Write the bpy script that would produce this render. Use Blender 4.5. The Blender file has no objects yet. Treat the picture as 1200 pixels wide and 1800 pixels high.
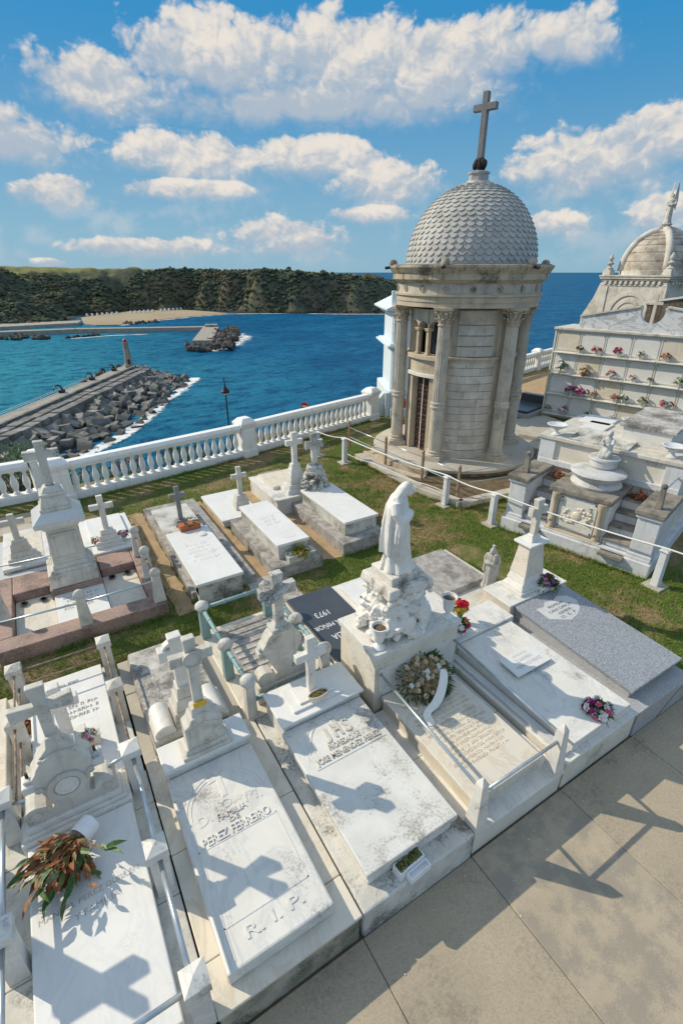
import bpy, bmesh, math, random
import numpy as np
from mathutils import Vector, Matrix
random.seed(7); rng = np.random.default_rng(7)
R = math.radians; PI = math.pi
scn = bpy.context.scene; col = scn.collection
# ------------------------------------------------------------ camera
cam = bpy.data.cameras.new('camera'); camo = bpy.data.objects.new('camera', cam); col.objects.link(camo)
cam.sensor_fit = 'VERTICAL'; cam.sensor_height = 36.0; cam.lens = 36.0*870/1800
cam.clip_start = 0.05; cam.clip_end = 120000
camo.location = (0, 0, 5.4); camo.rotation_euler = (R(90-25.876), 0, R(-31.3))
scn.camera = camo
# ------------------------------------------------------------ light
SUN_EL, SUN_AZ = 36.5, -39.5          # degrees; azimuth from +Y, clockwise positive
sd = Vector((math.sin(R(SUN_AZ))*math.cos(R(SUN_EL)), math.cos(R(SUN_AZ))*math.cos(R(SUN_EL)), math.sin(R(SUN_EL))))
sun = bpy.data.lights.new('sun', 'SUN'); sun.energy = 4.0; sun.angle = R(0.5); sun.color = (1.0, .885, .69)
suno = bpy.data.objects.new('sun', sun); col.objects.link(suno)
suno.rotation_euler = (-sd).to_track_quat('-Z', 'Y').to_euler(); suno.location = (-10, 12, 20)
scn.view_settings.view_transform = 'Standard'; scn.view_settings.look = 'None'
scn.view_settings.gamma = 1.0; scn.view_settings.exposure = 0.0
scn.cycles.max_bounces = 6; scn.cycles.caustics_reflective = False; scn.cycles.caustics_refractive = False

class NT:
    """terse node-tree writer"""
    def __init__(s, tree): s.t = tree; s.n = tree.nodes; s.l = tree.links
    def add(s, typ, **kw):
        n = s.n.new(typ)
        for k, v in kw.items(): setattr(n, k, v)
        return n
    def put(s, sock, v):
        if hasattr(v, 'is_linked') or isinstance(v, bpy.types.NodeSocket): s.l.new(v, sock)
        elif v is not None: sock.default_value = v
    def m(s, op, a, b=None, c=None, clamp=False):
        n = s.add('ShaderNodeMath', operation=op); n.use_clamp = clamp
        for i, v in enumerate((a, b, c)):
            if v is not None: s.put(n.inputs[i], v)
        return n.outputs[0]
    def vm(s, op, a, b=None):
        n = s.add('ShaderNodeVectorMath', operation=op); s.put(n.inputs[0], a)
        if b is not None: s.put(n.inputs[1], b)
        return n.outputs[0]
    def noise(s, vec, scale, detail=4, rough=.55, dist=0.0, dim='3D'):
        n = s.add('ShaderNodeTexNoise'); s.put(n.inputs['Vector'], vec)
        n.inputs['Scale'].default_value = scale; n.inputs['Detail'].default_value = detail
        n.inputs['Roughness'].default_value = rough; n.inputs['Distortion'].default_value = dist
        return n.outputs['Fac']
    def ss(s, v, lo, hi, a=0.0, b=1.0):
        n = s.add('ShaderNodeMapRange'); n.interpolation_type = 'SMOOTHSTEP'
        s.put(n.inputs[0], v); n.inputs[1].default_value = lo; n.inputs[2].default_value = hi
        n.inputs[3].default_value = a; n.inputs[4].default_value = b
        return n.outputs[0]
    def mix(s, f, a, b, mode='MIX'):
        n = s.add('ShaderNodeMix'); n.data_type = 'RGBA'; n.blend_type = mode; n.clamp_factor = True
        s.put(n.inputs[0], f); s.put(n.inputs[6], c4(a)); s.put(n.inputs[7], c4(b))
        return n.outputs[2]
    def mixf(s, f, a, b):
        n = s.add('ShaderNodeMix'); n.data_type = 'FLOAT'
        s.put(n.inputs[0], f); s.put(n.inputs[2], a); s.put(n.inputs[3], b)
        return n.outputs[0]
def c4(c):
    return (*c, 1.0) if isinstance(c, (tuple, list)) and len(c) == 3 else c

# ------------------------------------------------------------ sky with clouds
world = bpy.data.worlds.new('World'); scn.world = world; world.use_nodes = True
wt = NT(world.node_tree); wt.n.clear()
def px_dir(x, y):
    """azimuth / elevation of a direction through the lens (cloud bearings were read off the photograph)"""
    th = R(25.876); ps = R(31.3); a = (x-600)/870; b = -(y-900)/870
    fw = Vector((math.sin(ps)*math.cos(th), math.cos(ps)*math.cos(th), -math.sin(th)))
    rt = Vector((math.cos(ps), -math.sin(ps), 0)); d = (fw + a*rt + b*rt.cross(fw)).normalized()
    return math.atan2(d.x, d.y), math.asin(d.z)
def build_sky():
    t = wt
    sky = t.add('ShaderNodeTexSky', sky_type='NISHITA'); sky.sun_disc = False
    sky.sun_elevation = R(SUN_EL); sky.sun_rotation = R(SUN_AZ); sky.altitude = 60
    sky.air_density = 1.0; sky.dust_density = .3; sky.ozone_density = 3.0
    hs = t.add('ShaderNodeHueSaturation'); hs.inputs['Saturation'].default_value = 1.1; hs.inputs['Hue'].default_value = .495; hs.inputs['Value'].default_value = 1.0
    t.l.new(sky.outputs[0], hs.inputs['Color'])
    tc = t.add('ShaderNodeTexCoord'); sp = t.add('ShaderNodeSeparateXYZ'); t.l.new(tc.outputs['Generated'], sp.inputs[0])
    az = t.m('ARCTAN2', sp.outputs[0], sp.outputs[1]); el = t.m('ARCSINE', sp.outputs[2])
    # bearings of the clouds in view: x, y, half width, half height (pixels of the photo's lens)
    E = [(165,140,140,70),(380,118,175,98),(600,112,200,100),(820,98,180,82),(1000,72,115,60),(540,180,340,48,-.75),(760,150,180,45,-.6),(330,275,125,44),(560,275,115,40),(320,332,120,20),(680,320,105,45),
         (1035,285,165,68),(1160,240,130,62),(35,250,115,58),(-10,210,70,45),(95,335,85,33),(515,415,115,38),(260,436,130,20),(655,378,72,19),(975,395,58,28),(1170,372,75,30),(85,462,34,9),(-200,110,140,60),(1370,110,150,60)]
    cv = t.add('ShaderNodeCombineXYZ'); t.l.new(az, cv.inputs[0]); t.l.new(el, cv.inputs[1]); V = cv.outputs[0]
    m = None; s = None
    for x, y, w, h, *so in E:
        a0, e0 = px_dir(x, y); a1, e1 = px_dir(x+w, y); a2, e2 = px_dir(x, y-h); wa = math.hypot(a1-a0, e1-e0); we = abs(e2-e0)
        d = t.vm('MULTIPLY', t.vm('SUBTRACT', V, (a0, e0, 0)), (1/wa, 1/we, 0)); ln = t.add('ShaderNodeVectorMath', operation='LENGTH'); t.put(ln.inputs[0], d); q = ln.outputs['Value']
        sx = t.add('ShaderNodeSeparateXYZ'); t.put(sx.inputs[0], d)
        sv = t.m('ADD', sx.outputs[1], so[0]) if so else sx.outputs[1]
        if m is None: m, s = q, sv
        else: g = t.ss(t.m('SUBTRACT', m, q), -.25, .25); s = t.mixf(g, s, sv); m = t.m('SMOOTH_MIN', m, q, .15)
    m = t.m('SUBTRACT', 1.0, m)
    def n2d(v, sc, de, ro=.55):
        n = t.add('ShaderNodeTexNoise', noise_dimensions='2D'); t.put(n.inputs['Vector'], v); n.inputs['Scale'].default_value = sc; n.inputs['Detail'].default_value = de; n.inputs['Roughness'].default_value = ro; return n
    def billow(v):                                            # cauliflower heads
        q = t.add('ShaderNodeTexVoronoi', feature='F1', voronoi_dimensions='2D'); t.put(q.inputs['Vector'], v); q.inputs['Scale'].default_value = 17; q.inputs['Detail'].default_value = 2.5; q.inputs['Roughness'].default_value = .6; q.inputs['Lacunarity'].default_value = 2.3
        return t.m('SUBTRACT', .5, q.outputs['Distance'])
    V2 = t.vm('MULTIPLY', V, (1, 1.35, 1))
    cw_ = t.vm('ADD', V2, t.vm('MULTIPLY', t.vm('SUBTRACT', n2d(V2, 16, 3).outputs['Color'], (.5, .5, .5)), (.045, .045, 0)))
    n1 = n2d(V2, 7, 6, .55).outputs['Fac']; nb = n2d(V2, 26, 5, .6).outputs['Fac']; b1 = billow(cw_); b2 = billow(t.vm('ADD', cw_, (-.007, .013, 0)))
    N1 = t.m('SUBTRACT', n1, .5); NB = t.m('SUBTRACT', nb, .5)
    fld = t.m('ADD', t.m('ADD', m, .25), t.m('ADD', t.m('MULTIPLY', N1, 1.15), t.m('ADD', t.m('MULTIPLY', b1, .42), t.m('MULTIPLY', NB, .42))))
    low = t.ss(s, -.55, .15, 1.0, 0.0)                       # crisp heads, ragged soft bases
    den = t.mixf(low, t.ss(fld, .0, .30), t.ss(fld, -.25, .75))
    sh = t.m('ADD', t.m('MULTIPLY', t.m('SUBTRACT', b1, b2), .85), t.m('ADD', t.m('MULTIPLY', s, .55), t.m('ADD', t.m('MULTIPLY', N1, 1.5), t.m('MULTIPLY', NB, .8))))
    sh = t.ss(sh, -.48, .80)
    cl = t.mix(sh, (3.9, 4.6, 5.4), (7.6, 7.0, 6.3))
    thin = t.m('MULTIPLY', den, t.ss(fld, -.1, .6, .70, .98))
    grad = t.mix(t.ss(el, -.02, .36), (2.3, 4.2, 5.5), (.30, 2.5, 5.2))     # pale air low over the sea, azure above
    base = t.mix(.93, hs.outputs[0], grad)
    veil = t.m('MULTIPLY', t.ss(t.m('ADD', n1, t.m('MULTIPLY', NB, .5)), .42, .72), t.ss(t.m('ABSOLUTE', t.m('SUBTRACT', el, .075)), .0, .10, .42, 0.0))
    base = t.mix(veil, base, (5.6, 5.9, 6.2))
    fin = t.mix(thin, base, cl)
    # unseen cloud added overhead and behind the camera to whiten and lift ambient light
    pv = t.add('ShaderNodeCombineXYZ'); dz = t.m('ADD', t.m('MAXIMUM', sp.outputs[2], 0.0), .12); t.put(pv.inputs[0], t.m('DIVIDE', sp.outputs[0], dz)); t.put(pv.inputs[1], t.m('DIVIDE', sp.outputs[1], dz))
    hd = t.m('ADD', t.m('MULTIPLY', sp.outputs[0], math.sin(R(31.3))), t.m('MULTIPLY', sp.outputs[1], math.cos(R(31.3))))
    n3 = n2d(pv.outputs[0], 1.7, 5, .6).outputs['Fac']; d3 = t.m('MULTIPLY', t.ss(n3, .45, .57), t.m('MAXIMUM', t.ss(el, R(23), R(32)), t.m('MULTIPLY', t.ss(hd, .30, .5, 1, 0), t.ss(el, R(3), R(9)))))
    fin = t.mix(t.m('MULTIPLY', d3, .93), fin, t.mix(t.ss(n2d(pv.outputs[0], 4, 2).outputs['Fac'], .35, .65), (6.0, 6.3, 6.7), (9.2, 8.6, 7.8)))
    bg = t.add('ShaderNodeBackground'); bg.inputs['Strength'].default_value = .110
    t.l.new(fin, bg.inputs['Color'])
    out = t.add('ShaderNodeOutputWorld'); t.l.new(bg.outputs[0], out.inputs['Surface'])
build_sky()
world.cycles.sampling_method = 'MANUAL'; world.cycles.sample_map_resolution = 512

# ------------------------------------------------------------ materials
MATS = {}
def newmat(name):
    m = bpy.data.materials.new(name); m.use_nodes = True; t = NT(m.node_tree); t.n.clear()
    p = t.add('ShaderNodeBsdfPrincipled'); o = t.add('ShaderNodeOutputMaterial'); t.l.new(p.outputs[0], o.inputs[0])
    g = t.add('ShaderNodeNewGeometry'); MATS[name] = m
    return m, t, p, g
def stone(name, c1, c2, rough=.6, s=3.0, dirt=None, da=0.0, ds=2.0, dlo=.5, dhi=.7, vein=None, va=0.0, fleck=None, fs=220, fa=0.0, bump=.15, bs=60, up=0.0, streak=None, sa=0.0, spec=.4, obj=0.0, wet=None):
    """weathered mineral surface: two base tones, veins, flecks, dirt or lichen patches, drip streaks"""
    m, t, p, g = newmat(name); P = g.outputs['Position']
    n = t.noise(P, s, 6, .6); c = t.mix(t.ss(n, .3, .7), c1, c2)
    if vein:
        w = t.noise(t.vm('MULTIPLY', P, (1.0, .45, 1.0)), 2.2, 7, .65, 1.2); r = t.m('ABSOLUTE', t.m('SUBTRACT', w, .5))
        c = t.mix(t.m('MULTIPLY', t.ss(r, 0, .045, 1, 0), va), c, vein)
    if fleck:
        f = t.add('ShaderNodeTexVoronoi'); t.l.new(P, f.inputs['Vector']); f.inputs['Scale'].default_value = fs
        sp = t.add('ShaderNodeSeparateColor'); t.l.new(f.outputs['Color'], sp.inputs[0])
        c = t.mix(t.m('MULTIPLY', t.ss(sp.outputs[0], .45, .75), fa), c, fleck)
    if streak:
        k = t.noise(t.vm('MULTIPLY', P, (9, 9, .7)), 1.0, 5, .6); c = t.mix(t.m('MULTIPLY', t.ss(k, .5, .72), sa), c, streak)
    if dirt:
        a = t.noise(P, ds, 5, .6); b = t.noise(P, ds*17, 5, .7); q = t.m('ADD', t.m('MULTIPLY', a, .62), t.m('MULTIPLY', b, .38))
        if up:
            ns = t.add('ShaderNodeSeparateXYZ'); t.l.new(g.outputs['True Normal'], ns.inputs[0]); q = t.m('ADD', q, t.m('MULTIPLY', t.m('SUBTRACT', ns.outputs[2], .5), up))
        c = t.mix(t.m('MULTIPLY', t.ss(q, dlo, dhi), da), c, dirt)
    if wet is not None:
        zs = t.add('ShaderNodeSeparateXYZ'); t.l.new(P, zs.inputs[0]); wz = t.m('ADD', zs.outputs[2], t.m('MULTIPLY', t.noise(P, .35, 4), 1.6)); c = t.mix(t.ss(wz, wet, wet+1.6, .85, 0), c, (.035,.036,.032))
    if obj:
        oi = t.add('ShaderNodeObjectInfo'); c = t.mix(t.ss(oi.outputs['Random'], 0, 1, 0, obj), c, tuple(x*.35 for x in c1))
    t.put(p.inputs['Base Color'], c); p.inputs['Roughness'].default_value = rough; p.inputs['Specular IOR Level'].default_value = spec
    if bump:
        bn = t.add('ShaderNodeBump'); bn.inputs['Strength'].default_value = bump; bn.inputs['Distance'].default_value = .02
        t.put(bn.inputs['Height'], t.m('ADD', t.noise(P, bs, 5, .6), t.m('MULTIPLY', t.noise(P, bs*.12, 3), .8))); t.l.new(bn.outputs[0], p.inputs['Normal'])
    return m
def plain(name, c, rough=.5, metal=0.0, var=.15, s=30, spec=.5, trans=0.0):
    m, t, p, g = newmat(name); n = t.noise(g.outputs['Position'], s, 4)
    t.put(p.inputs['Base Color'], t.mix(t.ss(n, .3, .7), tuple(x*(1-var) for x in c), tuple(min(1, x*(1+var)) for x in c)))
    p.inputs['Roughness'].default_value = rough; p.inputs['Metallic'].default_value = metal; p.inputs['Specular IOR Level'].default_value = spec
    if trans: p.inputs['Subsurface Weight'].default_value = 0; p.inputs['Transmission Weight'].default_value = trans
    return m
DK = (.06,.055,.045); TAN = (.50,.38,.22)
stone('marble_white', (.76,.74,.695), (.68,.66,.62), .5, 2.5, DK, .6, 2.4, .54, .69, (.50,.51,.53), .4, bump=.06)
stone('marble_clean', (.79,.78,.755), (.73,.725,.705), .45, 2.0, DK, .35, 3.2, .585, .72, (.60,.62,.65), .3, bump=.03)
stone('marble_speck', (.73,.72,.69), (.63,.62,.59), .6, 3.0, (.12,.105,.085), .65, 2.2, .49, .64, bump=.12)
stone('marble_cream', (.74,.67,.55), (.66,.62,.55), .45, 1.6, (.45,.30,.15), .5, 1.2, .55, .72, (.50,.40,.28), .35, bump=.04)
stone('marble_blue', (.62,.63,.63), (.52,.54,.56), .3, 1.5, vein=(.70,.66,.58), va=.35, bump=.02)
stone('marble_old', (.66,.635,.575), (.54,.515,.46), .65, 5.0, (.12,.11,.09), .7, 3.5, .52, .68, bump=.2, streak=(.33,.31,.26), sa=.45)
stone('stone_stained', (.66,.65,.61), (.50,.49,.45), .7, 4.0, (.09,.085,.075), .85, 2.2, .47, .62, bump=.35, bs=40)
stone('stone_mossy', (.45,.42,.34), (.26,.25,.20), .85, 4.0, (.06,.06,.035), .8, 3.0, .45, .62, bump=.5, bs=30)
stone('lichen_slab', (.38,.355,.32), (.62,.60,.57), .85, 5.0, (.10,.09,.085), .85, 1.6, .44, .60, bump=.5, bs=35)
stone('lichen_dark', (.27,.25,.235), (.46,.44,.42), .9, 8.0, (.08,.075,.07), .7, 3.0, .48, .64, bump=.5, bs=40)
stone('granite_grey', (.22,.235,.265), (.18,.195,.22), .32, 4.0, fleck=(.50,.52,.56), fs=150, fa=.75, bump=.0)
stone('granite_base', (.33,.34,.355), (.28,.29,.30), .55, 4.0, (.42,.36,.27), .5, 1.5, .52, .68, fleck=(.6,.6,.62), fs=150, fa=.6, bump=.05)
stone('granite_black', (.065,.075,.092), (.052,.06,.075), .28, 4.0, fleck=(.09,.10,.12), fs=260, fa=.6, bump=0)
stone('granite_pink', (.36,.225,.18), (.27,.18,.155), .65, 4.0, (.13,.095,.085), .75, 2.5, .46, .62, fleck=(.52,.42,.37), fs=110, fa=.5, bump=.12)
stone('whitewash', (.88,.875,.86), (.83,.83,.82), .75, 3.0, (.30,.29,.26), .45, 2.2, .57, .72, bump=.15, bs=40, streak=(.55,.53,.49), sa=.35)
stone('painted_block', (.68,.70,.73), (.60,.62,.655), .75, 3.0, (.30,.28,.24), .7, 1.6, .51, .68, bump=.15, bs=40, streak=(.40,.38,.35), sa=.4)
stone('painted_cream', (.74,.70,.61), (.66,.62,.54), .75, 3.0, (.26,.23,.17), .65, 1.8, .51, .68, bump=.1, bs=40)
stone('pantheon_paint', (.68,.75,.80), (.63,.71,.77), .7, 3.0, (.45,.48,.48), .3, 2, .58, .72, bump=.05)
stone('coping_dark', (.30,.275,.235), (.22,.20,.175), .9, 6.0, (.09,.085,.07), .75, 3.0, .47, .62, bump=.5, bs=35)
stone('sandstone', (.56,.475,.36), (.45,.385,.30), .8, 2.5, (.14,.125,.105), .6, 1.8, .53, .68, bump=.25, bs=40, streak=(.22,.20,.17), sa=.45)
stone('sandstone_pale', (.58,.53,.445), (.48,.44,.375), .8, 3.5, (.17,.155,.135), .65, 2.4, .49, .66, bump=.25, bs=40, streak=(.26,.245,.22), sa=.5)
stone('sandstone_wall', (.66,.61,.535), (.53,.50,.45), .8, 4.0, (.20,.195,.185), .6, 3.0, .49, .66, bump=.25, bs=35, streak=(.30,.29,.27), sa=.4, obj=.25)
stone('sandstone_cap', (.54,.46,.34), (.42,.36,.275), .85, 2.5, (.065,.06,.05), .85, 1.5, .47, .62, bump=.3, bs=40, streak=(.09,.08,.07), sa=.75)
stone('scale_stone', (.54,.525,.495), (.44,.43,.41), .7, 3.0, (.24,.225,.20), .6, 2.0, .49, .66, bump=.12, bs=50, obj=.22)
stone('cross_stone', (.25,.25,.255), (.20,.20,.205), .75, 4.0, bump=.1)
stone('chapel_stone', (.66,.63,.57), (.54,.51,.46), .8, 2.5, (.22,.19,.15), .7, 1.5, .48, .64, bump=.2, streak=(.33,.28,.22), sa=.5)
stone('chapel_dome', (.56,.49,.40), (.42,.37,.31), .85, 2.5, (.17,.145,.115), .75, 1.8, .45, .62, bump=.25, streak=(.70,.68,.63), sa=.4)
stone('niche_front', (.80,.78,.73), (.74,.73,.69), .6, 2.5, (.36,.33,.27), .5, 1.5, .55, .70, bump=.06, obj=.12)
stone('niche_marble', (.72,.74,.76), (.66,.68,.71), .45, 3.0, vein=(.36,.38,.42), va=.8, bump=.04)
stone('niche_back', (.20,.165,.13), (.12,.10,.08), .9, 3.0, (.05,.042,.035), .8, 2.0, .45, .60, bump=.2, streak=(.04,.035,.03), sa=.7)
stone('pavement_tan', (.44,.37,.275), (.38,.325,.245), .85, 1.2, (.17,.15,.125), .65, 1.3, .50, .68, fleck=(.25,.215,.165), fs=95, fa=.35, bump=.12, bs=90, spec=.25)
stone('pavement_mottled', (.46,.385,.285), (.40,.34,.255), .85, 2.0, (.25,.23,.20), .65, 4.2, .44, .56, fleck=(.30,.26,.21), fs=110, fa=.25, bump=.15, bs=90, spec=.25)
stone('concrete_path', (.50,.46,.39), (.42,.385,.33), .85, 2.0, (.26,.22,.16), .5, 1.5, .5, .66, bump=.2)
stone('sand_path', (.46,.33,.19), (.38,.27,.16), .95, 4.0, (.24,.18,.11), .6, 3.0, .5, .66, bump=.5, bs=50)
stone('sea_concrete', (.38,.365,.335), (.26,.26,.255), .9, .35, (.075,.078,.075), .8, .3, .44, .60, bump=.6, bs=1.5, obj=.55, wet=-38.6)
stone('pier_deck', (.38,.35,.30), (.32,.295,.255), .9, .3, (.22,.20,.175), .5, .3, .5, .65, bump=.1, bs=2)
stone('far_rock', (.14,.125,.11), (.08,.075,.07), .9, .2, bump=.6, bs=1, obj=.3, wet=-38.9)
stone('lighthouse_stone', (.38,.33,.27), (.28,.25,.21), .9, .5, (.15,.13,.11), .6, .5, .5, .65, bump=.3, bs=2)
stone('soil', (.17,.125,.075), (.10,.075,.045), .95, 6, bump=.5, bs=40)
stone('statue_marble', (.82,.80,.76), (.74,.72,.68), .55, 4.0, (.42,.33,.20), .55, 4.0, .52, .68, bump=.06, bs=80)
stone('statue_rock', (.80,.78,.74), (.70,.68,.64), .7, 5.0, (.17,.14,.10), .75, 4.0, .52, .66, bump=.3, bs=45)
stone('statue_stained', (.76,.735,.69), (.62,.585,.53), .8, 5.0, (.11,.09,.065), .85, 4.0, .48, .62, bump=.35, bs=45)
stone('statue_grey', (.44,.43,.405), (.36,.35,.33), .75, 5.0, (.2,.19,.17), .5, 4.0, .5, .66, bump=.15)
stone('statue_pale', (.60,.60,.60), (.50,.505,.51), .75, 5.0, (.22,.20,.16), .6, 2.5, .49, .66, bump=.15)
stone('beach_sand', (.40,.32,.22), (.34,.27,.18), .95, .02, bump=0)
plain('steel', (.52,.58,.62), .32, .7, .1, 8)
plain('steel_blue', (.33,.42,.48), .45, .3, .12, 8)
stone('patina', (.20,.34,.35), (.28,.41,.42), .5, 6.0, (.11,.20,.18), .6, 3.0, .5, .66, bump=.1)
plain('rust', (.27,.19,.13), .8, .1, .4, 20)
plain('iron_rust', (.10,.055,.04), .8, .1, .4, 30)
plain('iron_dark', (.045,.035,.032), .7, .3, .3, 40)
plain('iron_black', (.02,.02,.022), .5, .2, .2, 10)
plain('rope_white', (.80,.79,.76), .7, 0, .06, 40)
plain('white_plastic', (.82,.83,.85), .35, 0, .03, 10)
plain('terracotta', (.42,.13,.055), .7, 0, .2, 15)
plain('sign_red', (.62,.02,.02), .4, 0, .05, 10)
plain('yellow_plate', (.75,.45,.01), .5, 0, .05, 10)
plain('glass_dark', (.02,.03,.05), .12, 0, .1, 4)
plain('letter_white', (.72,.74,.76), .5, 0, .05, 30)
plain('letter_black', (.05,.05,.05), .6, 0, .1, 30)
plain('letter_grey', (.42,.41,.39), .7, 0, .15, 30)
plain('letter_tan', (.58,.48,.35), .7, 0, .15, 30)
for n_, c_ in dict(petal_red=(.62,.015,.05), petal_pink=(.72,.16,.30), petal_magenta=(.42,.03,.22), petal_white=(.82,.80,.76), petal_yellow=(.72,.55,.08), petal_purple=(.28,.10,.30), petal_dry=(.36,.25,.13), petal_cream=(.62,.52,.36), petal_coral=(.72,.14,.11)).items(): plain(n_, c_, .6, 0, .3, 60, .2)
for n_, c_ in dict(leaf_green=(.055,.12,.03), leaf_dark=(.03,.065,.02), leaf_olive=(.13,.15,.045), leaf_dry=(.27,.11,.045), leaf_straw=(.34,.25,.12), leaf_pale=(.16,.24,.12), leaf_yellow=(.30,.28,.04)).items(): plain(n_, c_, .55, 0, .35, 25, .3)
stone('bark', (.14,.10,.07), (.09,.065,.045), .9, 6, bump=.4)
def ground_tint(t, P, blade):
    """lawn colours: fresh green, olive and dry straw patches"""
    a = t.noise(P, .55, 4, .6); b = t.noise(P, 2.6, 5, .65)
    dry = t.ss(t.m('ADD', t.m('MULTIPLY', a, .55), t.m('MULTIPLY', b, .45)), .455, .60)
    f = t.noise(P, 30, 4, .6)
    g = t.mix(t.ss(f, .3, .7), (.085,.17,.022), (.20,.31,.05)) if blade else t.mix(t.ss(f, .3, .7), (.07,.10,.02), (.13,.15,.04))
    d = t.mix(t.ss(f, .3, .7), (.26,.20,.075), (.46,.36,.17)) if blade else t.mix(t.ss(f, .3, .7), (.24,.165,.095), (.36,.26,.155))
    return t.mix(t.m('MULTIPLY', dry, .85), g, d)
for nm, bl in (('lawn', False), ('grass_blade', True)):
    m, t, p, g = newmat(nm); t.put(p.inputs['Base Color'], ground_tint(t, g.outputs['Position'], bl)); p.inputs['Roughness'].default_value = .8; p.inputs['Specular IOR Level'].default_value = .15
    if not bl:
        bn = t.add('ShaderNodeBump'); bn.inputs['Strength'].default_value = .6; bn.inputs['Distance'].default_value = .03; t.put(bn.inputs['Height'], t.noise(g.outputs['Position'], 40, 5)); t.l.new(bn.outputs[0], p.inputs['Normal'])
def hill_mat():
    m, t, p, g = newmat('hill_scrub'); P = g.outputs['Position']
    ns = t.add('ShaderNodeSeparateXYZ'); t.l.new(g.outputs['Normal'], ns.inputs[0])
    ps = t.add('ShaderNodeSeparateXYZ'); t.l.new(P, ps.inputs[0])
    a = t.noise(P, .02, 6, .62); b = t.noise(P, .12, 5, .65)
    c = t.mix(t.ss(b, .35, .65), (.056,.072,.056), (.112,.125,.080)); c = t.mix(t.ss(a, .54, .72), c, (.125,.115,.068))  # cool, low-contrast greens put distance haze into the scrub colour
    rk = t.mix(t.ss(b, .3, .7), (.09,.075,.058), (.24,.19,.13))
    c = t.mix(t.m('MULTIPLY', t.ss(t.m('ADD', ns.outputs[2], t.m('MULTIPLY', t.m('SUBTRACT', a, .5), 1.4)), .42, .62, 1, 0), .75), c, rk)
    fld = t.ss(ns.outputs[2], .90, .98); hi = t.ss(ps.outputs[2], -8, 2)
    c = t.mix(t.m('MULTIPLY', fld, hi), c, (.20,.20,.075))
    shore = t.ss(ps.outputs[2], -39, -36.5, 1, 0); c = t.mix(shore, c, (.05,.042,.036))
    t.put(p.inputs['Base Color'], c); p.inputs['Roughness'].default_value = .95; p.inputs['Specular IOR Level'].default_value = .1
hill_mat()
def scrub_mat():
    m, t, p, g = newmat('scrub_far'); P = g.outputs['Position']; oi = t.noise(P, .05, 3, .6); b = t.noise(P, .3, 4, .6)
    c = t.mix(t.ss(b, .3, .7), (.056,.072,.056), (.108,.122,.078)); t.put(p.inputs['Base Color'], t.mix(t.ss(oi, .46, .64), c, (.115,.108,.062))); p.inputs['Roughness'].default_value = .95; p.inputs['Specular IOR Level'].default_value = .1  # distance haze painted in here too, as cooler, more even greens
scrub_mat()
def sea_mat():
    m, t, p, g = newmat('sea_water'); P = g.outputs['Position']
    ps = t.add('ShaderNodeSeparateXYZ'); t.l.new(P, ps.inputs[0])
    # shallow, sandy harbour water inside the breakwater is turquoise; the open sea is deep blue
    sh = t.m('ADD', t.m('MULTIPLY', ps.outputs[0], -.0075), t.m('MULTIPLY', t.noise(P, .012, 4, .6), 1.1))
    sh = t.m('MULTIPLY', t.ss(sh, -.55, .75), t.ss(ps.outputs[1], 60, 260))
    sw = t.noise(t.vm('MULTIPLY', P, (.6, 1, 1)), .03, 5, .6)
    deep = t.mix(t.ss(sw, .35, .65), (.004,.092,.21), (.010,.14,.285))
    c = t.mix(sh, deep, (.035,.255,.34))
    rp = t.noise(t.vm('MULTIPLY', P, (.5, 1, 1)), .22, 5, .7); c = t.mix(t.ss(rp, .46, .66, 0, .8), c, (.001,.045,.13)); wc = t.noise(t.vm('MULTIPLY', P, (.4, 1, 1)), .10, 6, .75); c = t.mix(t.m('MULTIPLY', t.ss(wc, .71, .76), t.ss(ps.outputs[0], 20, 160)), c, (.55,.65,.68))  # shade of ripple troughs painted into the colour; pale flecks are whitecaps
    R2 = t.vm('MULTIPLY', P, (.75, 1.0, 1.0))
    h = t.m('ADD', t.m('MULTIPLY', t.noise(R2, .16, 5, .62), 1.6), t.m('ADD', t.m('MULTIPLY', t.noise(R2, .55, 4, .6), .55), t.m('MULTIPLY', t.noise(R2, .05, 3), 1.5)))
    bn = t.add('ShaderNodeBump'); bn.inputs['Strength'].default_value = .8; bn.inputs['Distance'].default_value = 1.8
    t.put(bn.inputs['Height'], h)
    # water: scattered body colour under a sky reflection held down by the wave slopes at grazing angles
    df = t.add('ShaderNodeBsdfDiffuse'); t.put(df.inputs['Color'], c); t.l.new(bn.outputs[0], df.inputs['Normal']); gl = t.add('ShaderNodeBsdfGlossy'); gl.inputs['Roughness'].default_value = .22; t.l.new(bn.outputs[0], gl.inputs['Normal'])
    fr = t.add('ShaderNodeFresnel'); fr.inputs['IOR'].default_value = 1.33; t.l.new(bn.outputs[0], fr.inputs['Normal']); mx = t.add('ShaderNodeMixShader'); t.put(mx.inputs[0], t.m('MINIMUM', t.m('MULTIPLY', fr.outputs[0], .5), .11)); t.l.new(df.outputs[0], mx.inputs[1]); t.l.new(gl.outputs[0], mx.inputs[2])
    for n in t.n:
        if n.type == 'OUTPUT_MATERIAL': t.l.new(mx.outputs[0], n.inputs[0])
    t.n.remove(p)
sea_mat()
def foam_mat():
    m, t, p, g = newmat('foam'); P = g.outputs['Position']
    n = t.m('ADD', t.m('MULTIPLY', t.noise(P, .16, 5, .65, .6), .6), t.m('MULTIPLY', t.noise(P, .9, 4, .7), .4))
    uv = t.add('ShaderNodeAttribute'); uv.attribute_name = 'edge'
    al = t.ss(t.m('ADD', n, t.m('MULTIPLY', t.m('SUBTRACT', uv.outputs['Fac'], .5), .5)), .59, .76)
    t.put(p.inputs['Base Color'], (.85,.88,.88,1)); p.inputs['Roughness'].default_value = .8; t.put(p.inputs['Alpha'], t.m('MULTIPLY', al, .9))
foam_mat()
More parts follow.
